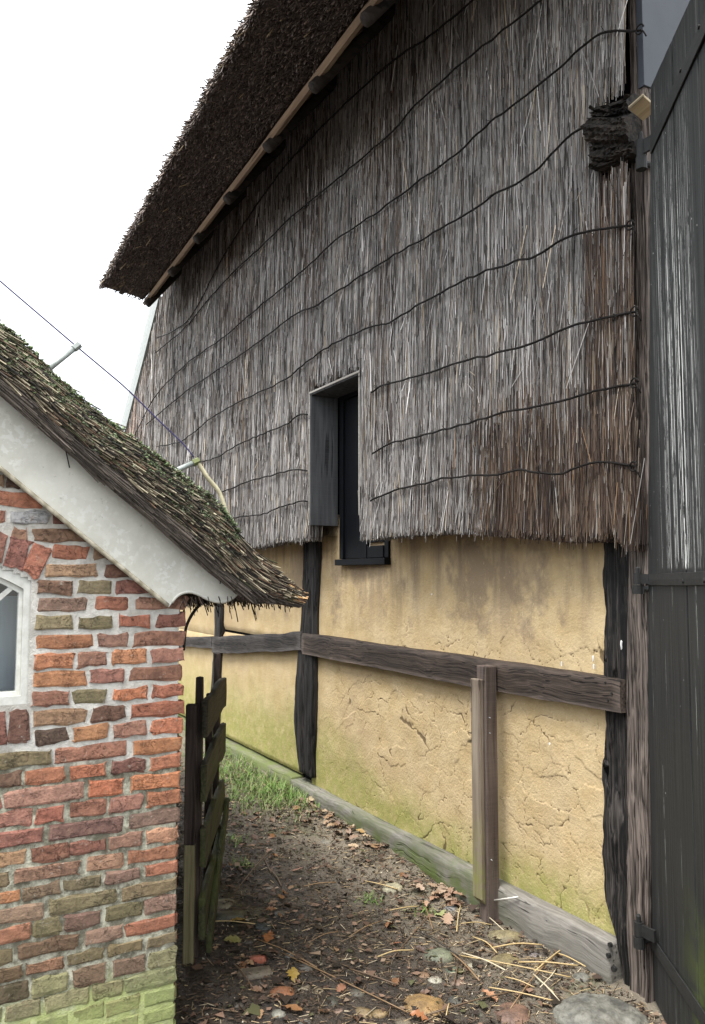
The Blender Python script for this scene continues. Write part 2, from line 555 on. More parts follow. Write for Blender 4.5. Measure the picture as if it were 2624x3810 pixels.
    col = n.mix(n.rng(a, .3, .7), n.mix(1, col, (.72, .70, .72), 'MULTIPLY'), n.mix(1, col, (1.3, 1.27, 1.25), 'MULTIPLY'))
    blt = n.noise(q, 26, 5, .7, .5)
    col = n.mix(n.rng(blt, .5, .68, 0, .6), col, n.mix(1, col, (.48, .52, .52), 'MULTIPLY'))
    col = n.mix(n.rng(blt, .44, .3, 0, .4), col, (.30, .20, .13))
    col = n.mix(n.rng(b, .52, .70, 0, .5), col, (.06, .045, .04))
    col = n.mix(n.math('MULTIPLY', fold, .55), col, (.04, .03, .028))
    wpos = n.pos()
    x, y, z = n.sep(wpos)
    pl = n.rng(n.noise(wpos, 38, 5, .75), .60, .74, 0, .6)
    col = n.mix(pl, col, (.46, .42, .36))
    zz = n.math('ADD', z, n.math('MULTIPLY', n.math('SUBTRACT', n.noise(wpos, 6, 4), .5), .16))
    a2 = n.math('MULTIPLY', n.rng(zz, .27, .17), n.rng(n.noise(wpos, 22, 4, .7), .3, .55, .45, 1))
    col = n.mix(n.rng(zz, .75, .3, 0, .30), col, (.14, .13, .06))
    col = n.mix(n.math('MULTIPLY', a2, .78), col, (.29, .335, .125))
    h = n.math('ADD', n.math('SUBTRACT', n.math('MULTIPLY', a, .55), n.math('MULTIPLY', fold, .35)), n.math('MULTIPLY', b, .4))
    M['brick'] = n.fin(col, .88, .15, n.bump(h, 1.0, .008))
    n = NT('lime_mortar')
    p = n.pos()
    x, y, z = n.sep(p)
    a = n.noise(p, 22, 6, .7)
    b = n.noise(p, 160, 3, .7)
    new = n.mix(n.rng(a, .3, .7), (.38, .36, .32), (.62, .60, .55))
    new = n.mix(n.rng(n.noise(p, 7, 5, .7), .5, .7, 0, .4), new, (.36, .34, .29))
    old = n.mix(n.rng(a, .40, .66), (.16, .15, .11), (.52, .505, .40))
    zz = n.math('ADD', z, n.math('MULTIPLY', n.math('SUBTRACT', n.noise(p, 3.5, 4), .5), .22))
    col = n.mix(n.rng(zz, .95, 1.03), old, new)
    a2 = n.math('MULTIPLY', n.rng(zz, .32, .2), n.rng(n.noise(p, 18, 4, .7), .3, .55, .5, 1))
    col = n.mix(n.math('MULTIPLY', a2, .85), col, (.40, .45, .17))
    M['mortar'] = n.fin(col, .95, .1, n.bump(n.math('ADD', a, n.math('MULTIPLY', b, .6)), .6, .010))
    # white painted board with lichen
    n = NT('old_white_paint')
    p = n.co()
    a = n.noise(p, 4, 6, .65)
    b = n.noise(p, 60, 4, .7)
    col = n.mix(n.rng(a, .35, .68), (.49, .48, .425), (.60, .59, .525))
    col = n.mix(n.math('MULTIPLY', n.rng(n.noise(p, 45, 3, .6), .52, .6), n.rng(n.noise(p, 6, 3), .4, .6, .1, .6)), col, (.66, .66, .61))
    col = n.mix(n.math('MULTIPLY', n.rng(n.noise(n.map(p, (12, 12, 3)), 1, 5, .7), .55, .75), .25), col, (.36, .35, .29))
    col = n.mix(n.math('MULTIPLY', n.rng(n.noise(p, 34, 4, .7), .64, .72), .5), col, (.22, .22, .19))
    M['barge'] = n.fin(col, .7, .25, n.bump(b, .2, .003))
    n = NT('bead_paint')
    a = n.noise(n.co(), 30, 4)
    M['bead'] = n.fin(n.mix(n.rng(a, .35, .65), (.27, .235, .16), (.50, .46, .36)), .65, .3)
    n = NT('white_window_paint')
    a = n.noise(n.co(), 25, 5, .7)
    M['white'] = n.fin(n.mix(n.rng(a, .3, .7), (.50, .495, .45), (.64, .64, .59)), .5, .35, n.bump(a, .2, .002))
    n = NT('window_glass')
    n.t.nodes.remove(n.b)
    gl = n.new('ShaderNodeBsdfGlossy'); gl.inputs['Roughness'].default_value = .06
    gl.inputs['Color'].default_value = (.8, .85, .9, 1)
    tr = n.new('ShaderNodeBsdfTransparent'); tr.inputs['Color'].default_value = (.75, .8, .82, 1)
    mx = n.new('ShaderNodeMixShader')
    fr = n.new('ShaderNodeFresnel'); fr.inputs['IOR'].default_value = 1.5
    n.put(mx, 0, n.math('ADD', n.math('MULTIPLY', fr.outputs[0], 1.2), .05))
    n.t.links.new(tr.outputs[0], mx.inputs[1]); n.t.links.new(gl.outputs[0], mx.inputs[2])
    n.t.links.new(mx.outputs[0], n.out.inputs['Surface'])
    M['glass'] = n.m
    n = NT('grey_blind')
    a = n.noise(n.map(n.co(), (5, 20, 1)), 1, 4)
    M['blind'] = n.fin(n.mix(a, (.36, .40, .43), (.62, .66, .69)), .8, .2)
    # thatch end grain, moss
    n = NT('thatch_cut')
    a = n.noise(n.co(), 70, 5, .75)
    M['thatch_cut'] = n.fin(n.mix(n.rng(a, .3, .7), (.08, .065, .06), (.28, .23, .21)), .95, .05, n.bump(a, 1, .02))
    n = NT('moss')
    c = n.attr('tint')
    M['moss'] = n.fin(c, .95, .05)
    n = NT('grass')
    c = n.attr('tint')
    n.b.inputs['Subsurface Weight'].default_value = 0
    M['grass'] = n.fin(c, .55, .3)
    # ground
    n = NT('damp_soil')
    p = n.co()
    a = n.noise(p, 3.5, 6, .65)
    b = n.noise(p, 30, 5, .7)
    c2 = n.noise(p, 140, 3, .7)
    x, y, z = n.sep(p)
    col = n.mix(n.rng(b, .3, .7), (.012, .009, .007), (.054, .041, .031))
    col = n.mix(n.rng(a, .45, .7, 0, .6), col, (.085, .070, .053))
    dry = n.math('MULTIPLY', n.rng(y, -.8, -.2), n.rng(n.noise(p, 5, 4), .3, .55, .4, 1))
    col = n.mix(n.math('MULTIPLY', dry, .75), col, (.23, .195, .145))
    col = n.mix(n.rng(c2, .64, .72, 0, .6), col, (.21, .18, .13))
    gr = n.math('MULTIPLY', n.rng(n.noise(p, 2.3, 4), .56, .66), n.rng(b, .4, .6))
    col = n.mix(n.math('MULTIPLY', gr, .5), col, (.06, .08, .025))
    rg = n.rng(n.noise(p, 5, 4), .4, .62, .32, .85)
    M['soil'] = n.fin(col, rg, .45, n.bump(n.math('ADD', b, n.math('MULTIPLY', c2, .5)), .9, .02))
    n = NT('field_stone')
    p = n.co()
    a = n.noise(p, 16, 6, .7)
    b = n.noise(p, 70, 4, .7)
    c = n.ocol()
    col = n.mix(n.rng(a, .3, .7), n.mix(1, c, (.45, .45, .45), 'MULTIPLY'), n.mix(1, c, (1.55, 1.5, 1.42), 'MULTIPLY'))
    col = n.mix(n.rng(b, .52, .66, 0, .6), col, (.05, .043, .037))
    col = n.mix(n.rng(n.noise(p, 5, 4), .55, .68, 0, .5), col, (.075, .062, .045))
    M['stone'] = n.fin(col, .6, .4, n.bump(n.math('ADD', a, n.math('MULTIPLY', b, .4)), .6, .008))
    n = NT('dead_leaf')
    c = n.ocol()
    a = n.noise(n.co(), 90, 4, .7)
    M['leaf'] = n.fin(n.mix(n.rng(a, .3, .7), n.mix(1, c, (.6, .55, .5), 'MULTIPLY'), c), .5, .4)
    n = NT('litter')
    M['litter'] = n.fin(n.attr('tint'), .6, .35)
    n = NT('straw_stalk')
    c = n.ocol()
    M['straw'] = n.fin(c, .5, .35)
    for nm, c, r in (('fringe_tinted_cable', (.07, .06, .16), .5), ('cream_hose', (.66, .60, .40), .45), ('grey_pipe', (.30, .33, .31), .4),
                     ('mossy_cap', (.14, .16, .06), .7), ('black_rubber', (.012, .012, .012), .5), ('white_corner', (.36, .385, .36), .4),
                     ('zinc', (.35, .36, .36), .35), ('white_drip', (.78, .78, .76), .6)):
        n = NT(nm)
        a = n.noise(n.co(), 30, 4)
        M[nm] = n.fin(n.mix(n.rng(a, .35, .7), c, tuple(q * .72 for q in c)), r, .4)
build_materials()

# ---------------------------------------------------------------- the ground
def gz(x, y):
    P = np.stack([np.atleast_1d(x), np.atleast_1d(y), np.zeros_like(np.atleast_1d(x))], 1).astype(float)
    base = 0.10 * sm(0.1, -3.2, P[:, 0]) - 0.03 * sm(0.2, 1.5, P[:, 0]) + 0.012 * sm(-.7, -.15, P[:, 1])
    near = sm(9, 6, np.hypot(P[:, 0], P[:, 1]))
    return base + near * (0.045 * (fbm(P * 2.2, 3, 3) - .5) + 0.028 * (fbm(P * 11, 3, 5) - .5))

def axis_pts(a, b, step, far):
    c = np.arange(a, b + 1e-6, step)
    l, r = [], []
    d, x = step, a
    while x > -far:
        d *= 1.5; x -= d; l.append(x)
    d, x = step, b
    while x < far:
        d *= 1.5; x += d; r.append(x)
    return np.array(l[::-1] + list(c) + r)
gx, gy = axis_pts(-5.5, 0.9, .022, 600), axis_pts(-2.2, .25, .022, 600)
GX, GY = np.meshgrid(gx, gy, indexing='ij')
GZ = gz(GX.ravel(), GY.ravel())
GV = np.stack([GX.ravel(), GY.ravel(), GZ], 1)
ny = len(gy)
I, J = np.meshgrid(np.arange(len(gx) - 1), np.arange(ny - 1), indexing='ij')
a = (I * ny + J).ravel()
ground = mobj('ground', GV, np.stack([a, a + ny, a + ny + 1, a + 1], 1), M['soil'], None, True)
tag(ground, kind='structure')

# ---------------------------------------------------------------- the barn
barn = empty('barn', (0, 0, 0))
tag(barn, 'tall timber-framed barn with reed-clad upper wall, ochre loam panels and thatched eave', 'barn')

def panel(x0, x1, z0, z1, seed, cell, crackmask, Y=0.0):
    """loam panel: a sheet of plaster with its cracks and flaked plates as relief"""
    if isinstance(z0, (int, float)): z0 = (z0, z0)
    if isinstance(z1, (int, float)): z1 = (z1, z1)
    step = cell
    nx = max(4, int(abs(x1 - x0) / step)); nz = max(4, int(max(z1[0] - z0[0], z1[1] - z0[1]) / step))
    u, w = np.meshgrid(np.linspace(0, 1, nx + 1), np.linspace(0, 1, nz + 1), indexing='ij')
    u, w = u.ravel(), w.ravel()
    lo = z0[0] + (z0[1] - z0[0]) * u; hi = z1[0] + (z1[1] - z1[0]) * u
    X = x0 + (x1 - x0) * u
    Z = lo + (hi - lo) * w
    P = np.stack([X, Z, np.full_like(X, seed)], 1)
    wp = np.stack([fbm(P * 6, 4, seed), fbm(P * 6 + 31, 4, seed + 9)], 1) - .5
    Q = P[:, :2] + wp * .16 + (np.stack([fbm(P * 32, 2, 8), fbm(P * 32 + 9, 2, 9)], 1) - .5) * .03
    Q = Q * np.array([1.0, 1.35])
    rg = np.random.default_rng(seed)
    ns = int(max(6, abs(x1 - x0) * (z1[0] - z0[0]) * 48))
    S = np.stack([rg.uniform(x0 - .1, x1 + .1, ns), rg.uniform(min(z0) - .1, max(z1) + .1, ns) * 1.35], 1)
    h = rg.uniform(-1, 1, ns)
    d1 = np.full(len(Q), 9.); d2 = d1.copy(); id1 = np.zeros(len(Q), int)
    for k in range(ns):
        d = np.hypot(Q[:, 0] - S[k, 0], Q[:, 1] - S[k, 1])
        m = d < d1
        d2 = np.where(m, d1, np.minimum(d2, d)); id1 = np.where(m, k, id1); d1 = np.where(m, d, d1)
    mask = crackmask(X, Z) * sm(.30, .44, fbm(P * 4.5 + 5, 3, seed + 2))
    edge = d2 - d1
    ck = sm(.0036, .0008, edge) * mask
    # second, finer net of hairline cracks
    S2 = np.stack([rg.uniform(x0, x1, ns * 3), rg.uniform(min(z0), max(z1), ns * 3) * 1.35], 1)
    Q2 = Q + (np.stack([fbm(P * 18, 2, 28), fbm(P * 18 + 9, 2, 29)], 1) - .5) * .05
    e1 = np.full(len(Q), 9.); e2 = e1.copy()
    for k in range(ns * 3):
        d = np.hypot(Q2[:, 0] - S2[k, 0], Q2[:, 1] - S2[k, 1])
        e2 = np.where(d < e1, e1, np.minimum(e2, d)); e1 = np.minimum(e1, d)
    ck2 = sm(.0030, .0006, e2 - e1) * crackmask(X, Z) * sm(.38, .54, fbm(P * 3.3 + 2, 3, seed + 31))
    ck = np.maximum(ck, .6 * ck2)
    plate = h[id1] * .0022 * crackmask(X, Z)
    Yv = Y + .018 * (fbm(P * 1.8, 3, seed) - .5) + .008 * (fbm(P * 9, 3, seed + 4) - .5) + plate * .8 + .003 * ck
    # worn, slightly rounded-in rim against the timbers
    rim = np.minimum(np.minimum(u * abs(x1 - x0), (1 - u) * abs(x1 - x0)), np.minimum(w, 1 - w) * (hi - lo))
    Yv += .014 * sm(.02 + .02 * fbm(P * 14, 2, 3), 0, rim)
    V = np.stack([X, Yv, Z], 1)
    I, J = np.meshgrid(np.arange(nx), np.arange(nz), indexing='ij')
    a = (I * (nz + 1) + J).ravel()
    return mobj('plaster_panel', V, np.stack([a, a + nz + 1, a + nz + 2, a + 1], 1), M['plaster'], barn, True, crack=ck)

low = lambda X, Z: np.clip(sm(1.08, .95, Z) * (.55 + .45 * sm(-2.6, -1.8, X)), 0, 1)
top = lambda X, Z: sm(1.40, 1.26, Z) * sm(-2.2, -1.6, X) * .9 + .18
panel(-2.70, 0.06, 0.14, 1.09, 3, .0042, low)
panel(-2.70, 0.06, 1.15, 2.0, 4, .006, top)
panel(-4.52, -2.84, 0.2, 1.10, 5, .014, lambda X, Z: low(X, Z) * .8)
panel(-4.52, -2.84, 1.12, 2.1, 6, .018, lambda X, Z: top(X, Z) * .3)
panel(-8.6, -4.66, 0.2, 1.05, 7, .03, lambda X, Z: low(X, Z) * .4)
panel(-8.6, -4.66, 1.05, 2.1, 8, .04, lambda X, Z: 0 * X)
# core of the wall behind cladding and timbers
tag(mobj('wall_core', *join([hexa(box8(-6.3, .22, .035, .2, 0, 5.3), (4, 1, 1), 0, bev=0), hexa(box8(-8.2, -6.301, .035, .2, 0, 2.9), (4, 1, 1), 0, bev=0)]), M['inner'], barn))

# posts
def post(pts, y0, y1, mat, seed, n=(60, 8, 3), amp=.006, nm='post', fr=(22, 22, 1.6)):
    """upright timber through a list of (x_left, x_right, z), front face towards -y"""
    V, Fc, o = [], [], 0
    parts = []
    zs = [p[2] for p in pts]
    c = [[[(pts[0][0], y0, zs[0]), (pts[0][1], y0, zs[0])], [(pts[0][0], y1, zs[0]), (pts[0][1], y1, zs[0])]],
         [[(pts[0][0], y0, zs[-1]), (pts[0][1], y0, zs[-1])], [(pts[0][0], y1, zs[-1]), (pts[0][1], y1, zs[-1])]]]
    # u along z, v along y, w along x
    v, f = hexa(c, (n[0], n[2], n[1]), amp, fr, .008, seed, 4)
    x0, x1 = pts[0][0], pts[0][1]
    fr_ = v[:, 1] < y0 + .02
    ero = fbm(v * np.array([26, 26, 5]) + seed, 4, seed + 3) - .5
    spl = sm(.60, .66, fbm(v * np.array([70, 9, 2.2]) + 5 * seed, 3, seed + 7))
    v[fr_, 1] += (amp * 3.0 * ero + .012 * spl)[fr_]
    v[:, 0] += amp * .7 * (fbm(v * np.array([6, 6, 9]) + 2 * seed, 3, seed + 11) - .5)
    t = (v[:, 0] - x0) / (x1 - x0)
    L = np.interp(v[:, 2], zs, [p[0] for p in pts]); R = np.interp(v[:, 2], zs, [p[1] for p in pts])
    v[:, 0] = L + (R - L) * t
    return mobj(nm, v, f, mat, barn, True)

xz = lambda px, py, Y=0.0: (onY(px, py, Y)[0], onY(px, py, Y)[2])
# middle post beside the window bay, narrower and cranked at its foot
def pxpost(rows, Y):
    r = []
    for (a, b, y) in rows:
        qa, qb = onY(a, y, Y), onY(b, y, Y)
        r.append((qa[0], qb[0], (qa[2] + qb[2]) / 2))
    return sorted(r, key=lambda t: t[2])
post(pxpost([(1128, 1182, 1960), (1130, 1180, 2100), (1120, 1172, 2270), (1112, 1172, 2360), (1106, 1166, 2440), (1096, 1166, 2560), (1092, 1162, 2700), (1100, 1158, 2800), (1112, 1160, 2884)], -.035),
     -.035, .06, M['oak_black'], 21, (90, 16, 3), .007, 'post', (60, 60, 4))
post(pxpost([(800, 822, 2150), (796, 822, 2300), (792, 816, 2450), (782, 812, 2580), (778, 808, 2760)], -.03), -.03, .06, M['oak_black'], 22, (40, 6, 2), .01)
# corner post: dark inner half and silvered door-side half
post(pxpost([(2243, 2345, 2000), (2240, 2345, 2400), (2240, 2345, 2800), (2244, 2345, 3200), (2256, 2345, 3380), (2290, 2350, 3470), (2330, 2352, 3700)], -.03),
     -.03, .03, M['oak_char'], 23, (320, 46, 4), .009, 'corner_post', (95, 95, 4))
post(pxpost([(2325, 2372, -300), (2345, 2394, 320), (2347, 2412, 430), (2347, 2412, 600), (2343, 2412, 1500), (2337, 2412, 2000), (2332, 2412, 2600), (2330, 2412, 3200), (2338, 2412, 3740)], -.055),
     -.055, .02, M['oak_silver'], 24, (320, 34, 4), .007, 'corner_post', (90, 90, 3))

# rails
def rail(rows, Y0, Y1, mat, seed, n, amp=.004, nm='rail'):
    """beam along x from (px, y_top, y_bottom) photo columns on plane Y0"""
    col = []
    for (x, yt, yb) in rows:
        t, b = onY(x, yt, Y0), onY(x, yb, Y0)
        col.append((t[0], t[2], b[2]))
    col.sort()
    xs = [c[0] for c in col]
    c = box8(xs[0], xs[-1], Y0, Y1, 0, 1)
    v, f = hexa(c, n, 0, bev=0)
    tz = np.interp(v[:, 0], xs, [q[1] for q in col]); bz = np.interp(v[:, 0], xs, [q[2] for q in col])
    w = v[:, 2].copy()
    P = np.stack([v[:, 0] * 2.2, w * 4 + seed, v[:, 1]], 1)
    jag = (fbm(P * 3, 3, seed) - .5)
    v[:, 2] = bz + (tz - bz) * w + jag * amp * 2
    fr = v[:, 1] < Y0 + 1e-6
    g = fbm(np.stack([v[:, 0] * 2.5, v[:, 2] * 60, 0 * w + seed], 1), 4, seed) - .5
    v[fr, 1] += g[fr] * amp
    ed = fr & ((w < 1e-6) | (w > 1 - 1e-6))
    v[ed, 1] += .006
    return mobj(nm, v, f, mat, barn, True)
rail([(1122, 2356, 2432), (1300, 2382, 2468), (1500, 2412, 2505), (1700, 2440, 2545), (1900, 2468, 2583), (2100, 2500, 2616), (2306, 2530, 2652)], -.06, .03, M['oak_brown'], 31, (120, 2, 12))
rail([(788, 2370, 2428), (850, 2366, 2432), (950, 2362, 2426), (1040, 2358, 2424), (1118, 2348, 2418)], -.055, .03, M['oak_black_x'], 32, (40, 2, 8), .006)
rail([(520, 2366, 2410), (690, 2370, 2406), (786, 2368, 2412)], -.05, .03, M['oak_black_x'], 33, (30, 2, 6), .006)
# sill beams
v, f = hexa(box8(-2.86, .075, -.075, .06, -.12, .172), (130, 4, 14), .006, (2.2, 18, 40), .008, 41, 4)
mobj('sill_beam', v, f, M['oak_sill'], barn, True)
v, f = hexa(box8(-8.6, -2.87, -.065, .06, -.12, .182), (90, 3, 8), .008, (2, 14, 30), .008, 42, 4)
mobj('sill_beam', v, f, M['oak_sill_far'], barn, True)
# nail heads and peg holes on the beam ends
for (x, y, Y, r) in ((2252, 2540, -.0625, .004), (2276, 2580, -.0625, .0045), (2262, 2606, -.0625, .0045), (2268, 3516, -.078, .009), (2262, 3556, -.078, .009), (2282, 3606, -.078, .011)):
    q = onY(x, y, Y)
    V, Fc = tube([q + (0, .01, 0), q + (0, -.002, 0)], r, 8)
    mobj('bolt', V, Fc, M['iron'], barn)

# ---- reed cladding
XR = onY(2350, 1300, -.12)[0]
def reedY(X): return -0.205 + 0.085 * sm(-.9, .15, X)
botR = sorted([tuple(xz(x, y, -.17)) for x, y in ((1366, 2008), (1400, 2003), (1488, 1990), (1600, 1984), (1712, 1978), (1820, 1986), (1916, 1993), (2000, 2000), (2068, 2008), (2150, 2006), (2221, 2003))] + [xz(2282, 1962, -.12), xz(2333, 2040, -.12)])
botL = sorted([tuple(xz(x, y, -.2)) for x, y in ((700, 2060), (800, 2050), (912, 2040), (976, 2032), (1051, 2012), (1138, 2008))])
q = onY(1152, 1955, -.214); WX0, WZ0 = q[0], q[2]
q = onY(1338, 1390, -.214); WX1, WZ1 = q[0], onY(1152, 1466, -.214)[2]
q = onY(1352, 1915, -.214); WZ2 = q[2]
BXL = xz(2198, 480, -.15)[0]; BZ0, BZ1 = xz(2250, 640, -.15)[1], xz(2250, 335, -.15)[1]
def zbot(X):
    X = np.asarray(X, float)
    r = np.interp(X, [b[0] for b in botR], [b[1] for b in botR]); l = np.interp(X, [b[0] for b in botL], [b[1] for b in botL])
    return np.where(X > (WX0 + WX1) / 2, r, l)
FT = tuple(onY(598, 1112, -.2)[[0, 2]]); FB = tuple(onY(475, 1585, -.2)[[0, 2]])
def xfar(Z): return FT[0] + (Z - FT[1]) * (FB[0] - FT[0]) / (FB[1] - FT[1])
def reedcol(X, Z, n):
    P = np.stack([X, Z, np.zeros(n)], 1)
    k = RNG.random(n)
    pal = np.array([(.42, .405, .39), (.31, .295, .283), (.17, .155, .145), (.60, .58, .56), (.045, .039, .035), (.25, .195, .145), (.50, .41, .29)])
    pick = np.searchsorted(np.cumsum([.23, .19, .15, .13, .21, .05, .04]), k)
    c = pal[np.clip(pick, 0, 6)] * RNG.uniform(.75, 1.2, (n, 1))
    # browner where the reed stays damp: lower right, the right-hand edge and drifts between
    br = .95 * sm(-.95, -.35, X + .25 * (fbm(P * 3, 3, 2) - .5)) * sm(2.7, 2.15, Z + .3 * (fbm(P * 2, 3, 4) - .5))
    br = np.maximum(br, sm(.02, .12, X) * sm(3.2, 3.0, Z) * .8)
    br = np.maximum(br, .3 * sm(.55, .7, fbm(P * np.array([2.2, .7, 1]), 3, 6)))
    pal2 = np.array([(.125, .08, .056), (.07, .043, .033), (.20, .135, .09), (.016, .011, .009), (.36, .29, .22), (.30, .17, .08)])
    c2 = pal2[np.clip(np.searchsorted(np.cumsum([.3, .25, .2, .14, .08, .03]), RNG.random(n)), 0, 5)] * RNG.uniform(.7, 1.3, (n, 1))
    c2 = c2 * np.array([.82, .84, .86])
    # stems lie in matted hanks, some bleached and some dark
    hank = .74 + .92 * fbm(np.stack([X * 16, Z * 1.6, 0 * X], 1), 3, 41)
    c = c * hank[:, None]; c2 = c2 * hank[:, None]
    pk = (RNG.random(n) < br)[:, None]
    c = np.where(pk, c2, c)
    warm = (RNG.random(n) < sm(-6.2, -7.3, X + 0 * Z) * .8)[:, None]
    c = np.where(warm, c * np.array([1.15, .92, .8]), c)
    return c
def reeds(n, lenr, rad, edge=False):
    # denser near the camera
    u = RNG.random(n)
    X = XR - (np.exp(u * math.log(9.0)) - 1) / 8.0 * 8.6
    zb = zbot(X)
    Z = zb + (5.0 - zb) * RNG.random(n) if not edge else zb + RNG.uniform(0.0, .3, n)
    L = RNG.uniform(*lenr, n)
    depth = (np.stack([X, 0 * X, Z], 1) - CAM) @ FW
    r = RNG.uniform(*rad, n) * np.clip(depth / 4.4, .9, 1.6)
    P = np.stack([X, Z, 0 * X], 1)
    fan = sm(.42, .0, Z - zb) * .16 * (fbm(P * 1.3, 2, 9) * 1.6 - .1)
    ti = RNG.normal(0, .026, n) + fan + .10 * (fbm(P * np.array([2.5, 1.5, 1]), 2, 12) - .5)
    lo = np.maximum(Z - L * .5, zb + np.where(RNG.random(n) < .05, RNG.uniform(-.05, .02, n), RNG.uniform(-.012, .03, n)))
    hi = np.minimum(lo + L, 5.15)
    bulge = .02 * (fbm(P * 2.2, 3, 15) - .5)
    yl = reedY(X) + bulge + RNG.uniform(-.014, .014, n)
    yh = yl + RNG.uniform(.002, .016, n)
    if edge:
        yl = reedY(X) + RNG.uniform(0, .11, n); yh = yl
        lo = zb + RNG.uniform(-.015, .012, n); hi = lo + L * .6
    A = np.stack([X - ti * (hi - lo) * .5, yl, lo], 1)
    B = np.stack([X + ti * (hi - lo) * .5, yh, hi], 1)
    mid = (lo + hi) / 2
    keep = (hi - lo > .05) & (X > xfar(hi)) & (X > xfar(lo) + .02)
    xm0, xm1 = np.minimum(A[:, 0], B[:, 0]), np.maximum(A[:, 0], B[:, 0])
    inbox = (xm1 > WX0 - .004) & (xm0 < WX1 + .012) & (lo < WZ1 + .005)
    # right beside the box some stalks come loose
    keep &= ~inbox
    inlog = (xm1 > BXL + .01) & (lo < BZ1 + .03 - RNG.uniform(0, .1, n)) & (hi > BZ0 - .03 + RNG.uniform(0, .08, n))
    keep &= ~inlog
    return A[keep], B[keep], r[keep], reedcol(X[keep], mid[keep], int(keep.sum()))
parts = [reeds(185000, (.12, .5), (.0011, .0019)), reeds(10000, (.15, .4), (.0015, .0026), True)]
# loose bright stalks and a few crossing ones
A, B, r, c = reeds(1500, (.1, .35), (.0016, .0026))
A = A + np.array([0, -.016, 0]); d = RNG.normal(0, .05, len(A)); B = B + np.stack([d, -.02 * RNG.random(len(A)), 0 * d], 1)
parts.append((A, B, r, c * 1.35 + .03))
# green shoots of algae near the roof of the outbuilding
A, B, r, c = (np.concatenate([p[i] for p in parts]) for i in range(4))
V, Q, C = sticks(A, B, r, c)
tag(mobj('reed_cladding', V, Q, M['reed'], barn, False, C), kind='stuff')
# bed of packed reed behind the loose stalks
def bed():
    nx, nz = 120, 50
    V = []
    for i in range(nx + 1):
        for j in range(nz + 1):
            X = XR - .02 + (-8.5 - XR) * i / nx
            zb = float(zbot(X)) + .01
            Z = zb + (5.1 - zb) * j / nz
            X = max(X, xfar(Z))
            V.append((X, float(reedY(X)) + .02, Z))
    V = np.array(V)
    Fc = []
    for i in range(nx):
        for j in range(nz):
            a = i * (nz + 1) + j
            c = V[[a, a + 1, a + nz + 1, a + nz + 2]].mean(0)
            if WX0 - .03 < c[0] < WX1 + .03 and c[2] < WZ1 + .03: continue
            if c[0] > BXL + .02 and BZ0 < c[2] < BZ1: continue
            Fc.append((a, a + 1, a + nz + 2, a + nz + 1))
    return V, Fc
V, Fc = bed()
mobj('reed_bed', V, Fc, M['reed_bed'], barn)
# underside of the cladding, closes the gap to the loam
def under():
    V, Fc = [], []
    for seg in ((XR, WX1 + .02), (WX0 - .01, -8.4)):
        xs = np.linspace(seg[0], seg[1], 60)
        o = len(V)
        for x in xs:
            z = float(zbot(x)) + .012
            V += [(x, float(reedY(x)) + .012, z), (x, .03, z + .015)]
        Fc += [(o + 2 * i, o + 2 * i + 1, o + 2 * i + 3, o + 2 * i + 2) for i in range(59)]
    return V, Fc
mobj('reed_underside', *under(), M['reed_bed'], barn)

# ---- binding wires over the reed
S = 1.6441
wires = [
    [(838, 1133), (865, 1120), (900, 1108), (930, 1103), (990, 1085), (1060, 1078), (1120, 1073), (1180, 1065), (1230, 1069), (1270, 1075), (1300, 1062), (1350, 1048), (1410, 1051), (1438, 1057)],
    [(525, 1172), (590, 1165), (640, 1145), (695, 1133)],
    [(843, 1027), (880, 1005), (940, 990), (1010, 970), (1080, 952), (1140, 932), (1200, 925), (1290, 905), (1350, 885), (1400, 870), (1440, 868)],
    [(500, 1115), (560, 1090), (620, 1075), (660, 1064), (695, 1067)],
    [(840, 887), (870, 870), (950, 850), (1030, 825), (1100, 805), (1180, 785), (1270, 750), (1340, 725), (1400, 712), (1440, 703)],
    [(440, 1050), (490, 1035), (540, 1005), (580, 988), (640, 965), (675, 940), (696, 938)],
    [(355, 1010), (400, 1002), (430, 985), (480, 945), (560, 900), (640, 862), (700, 815), (760, 775), (830, 745), (890, 725), (960, 682), (1060, 630), (1150, 597), (1220, 577), (1270, 545), (1340, 520), (1430, 510)],
    [(330, 962), (400, 902), (470, 852), (560, 792), (660, 717), (720, 688), (790, 642), (870, 590), (950, 545), (1060, 482), (1120, 440), (1200, 395), (1250, 345), (1290, 308), (1325, 285), (1362, 276)],
    [(305, 985), (350, 900), (420, 825), (500, 768), (560, 716), (640, 650), (700, 600), (760, 543), (860, 475), (940, 415), (1030, 350), (1100, 285), (1180, 222), (1260, 160), (1310, 110), (1370, 75), (1452, 68)],
    [(350, 800), (420, 740), (480, 668), (540, 605), (600, 550), (660, 490), (740, 425), (810, 365), (890, 295), (940, 237), (1000, 182), (1080, 115), (1160, 52), (1225, 0), (1300, -65), (1380, -130)],
    [(355, 765), (400, 745), (440, 705), (500, 590), (550, 510), (590, 450), (620, 408), (660, 360), (710, 305), (770, 245), (840, 180), (900, 130), (980, 75), (1060, 10), (1150, -60)],
]
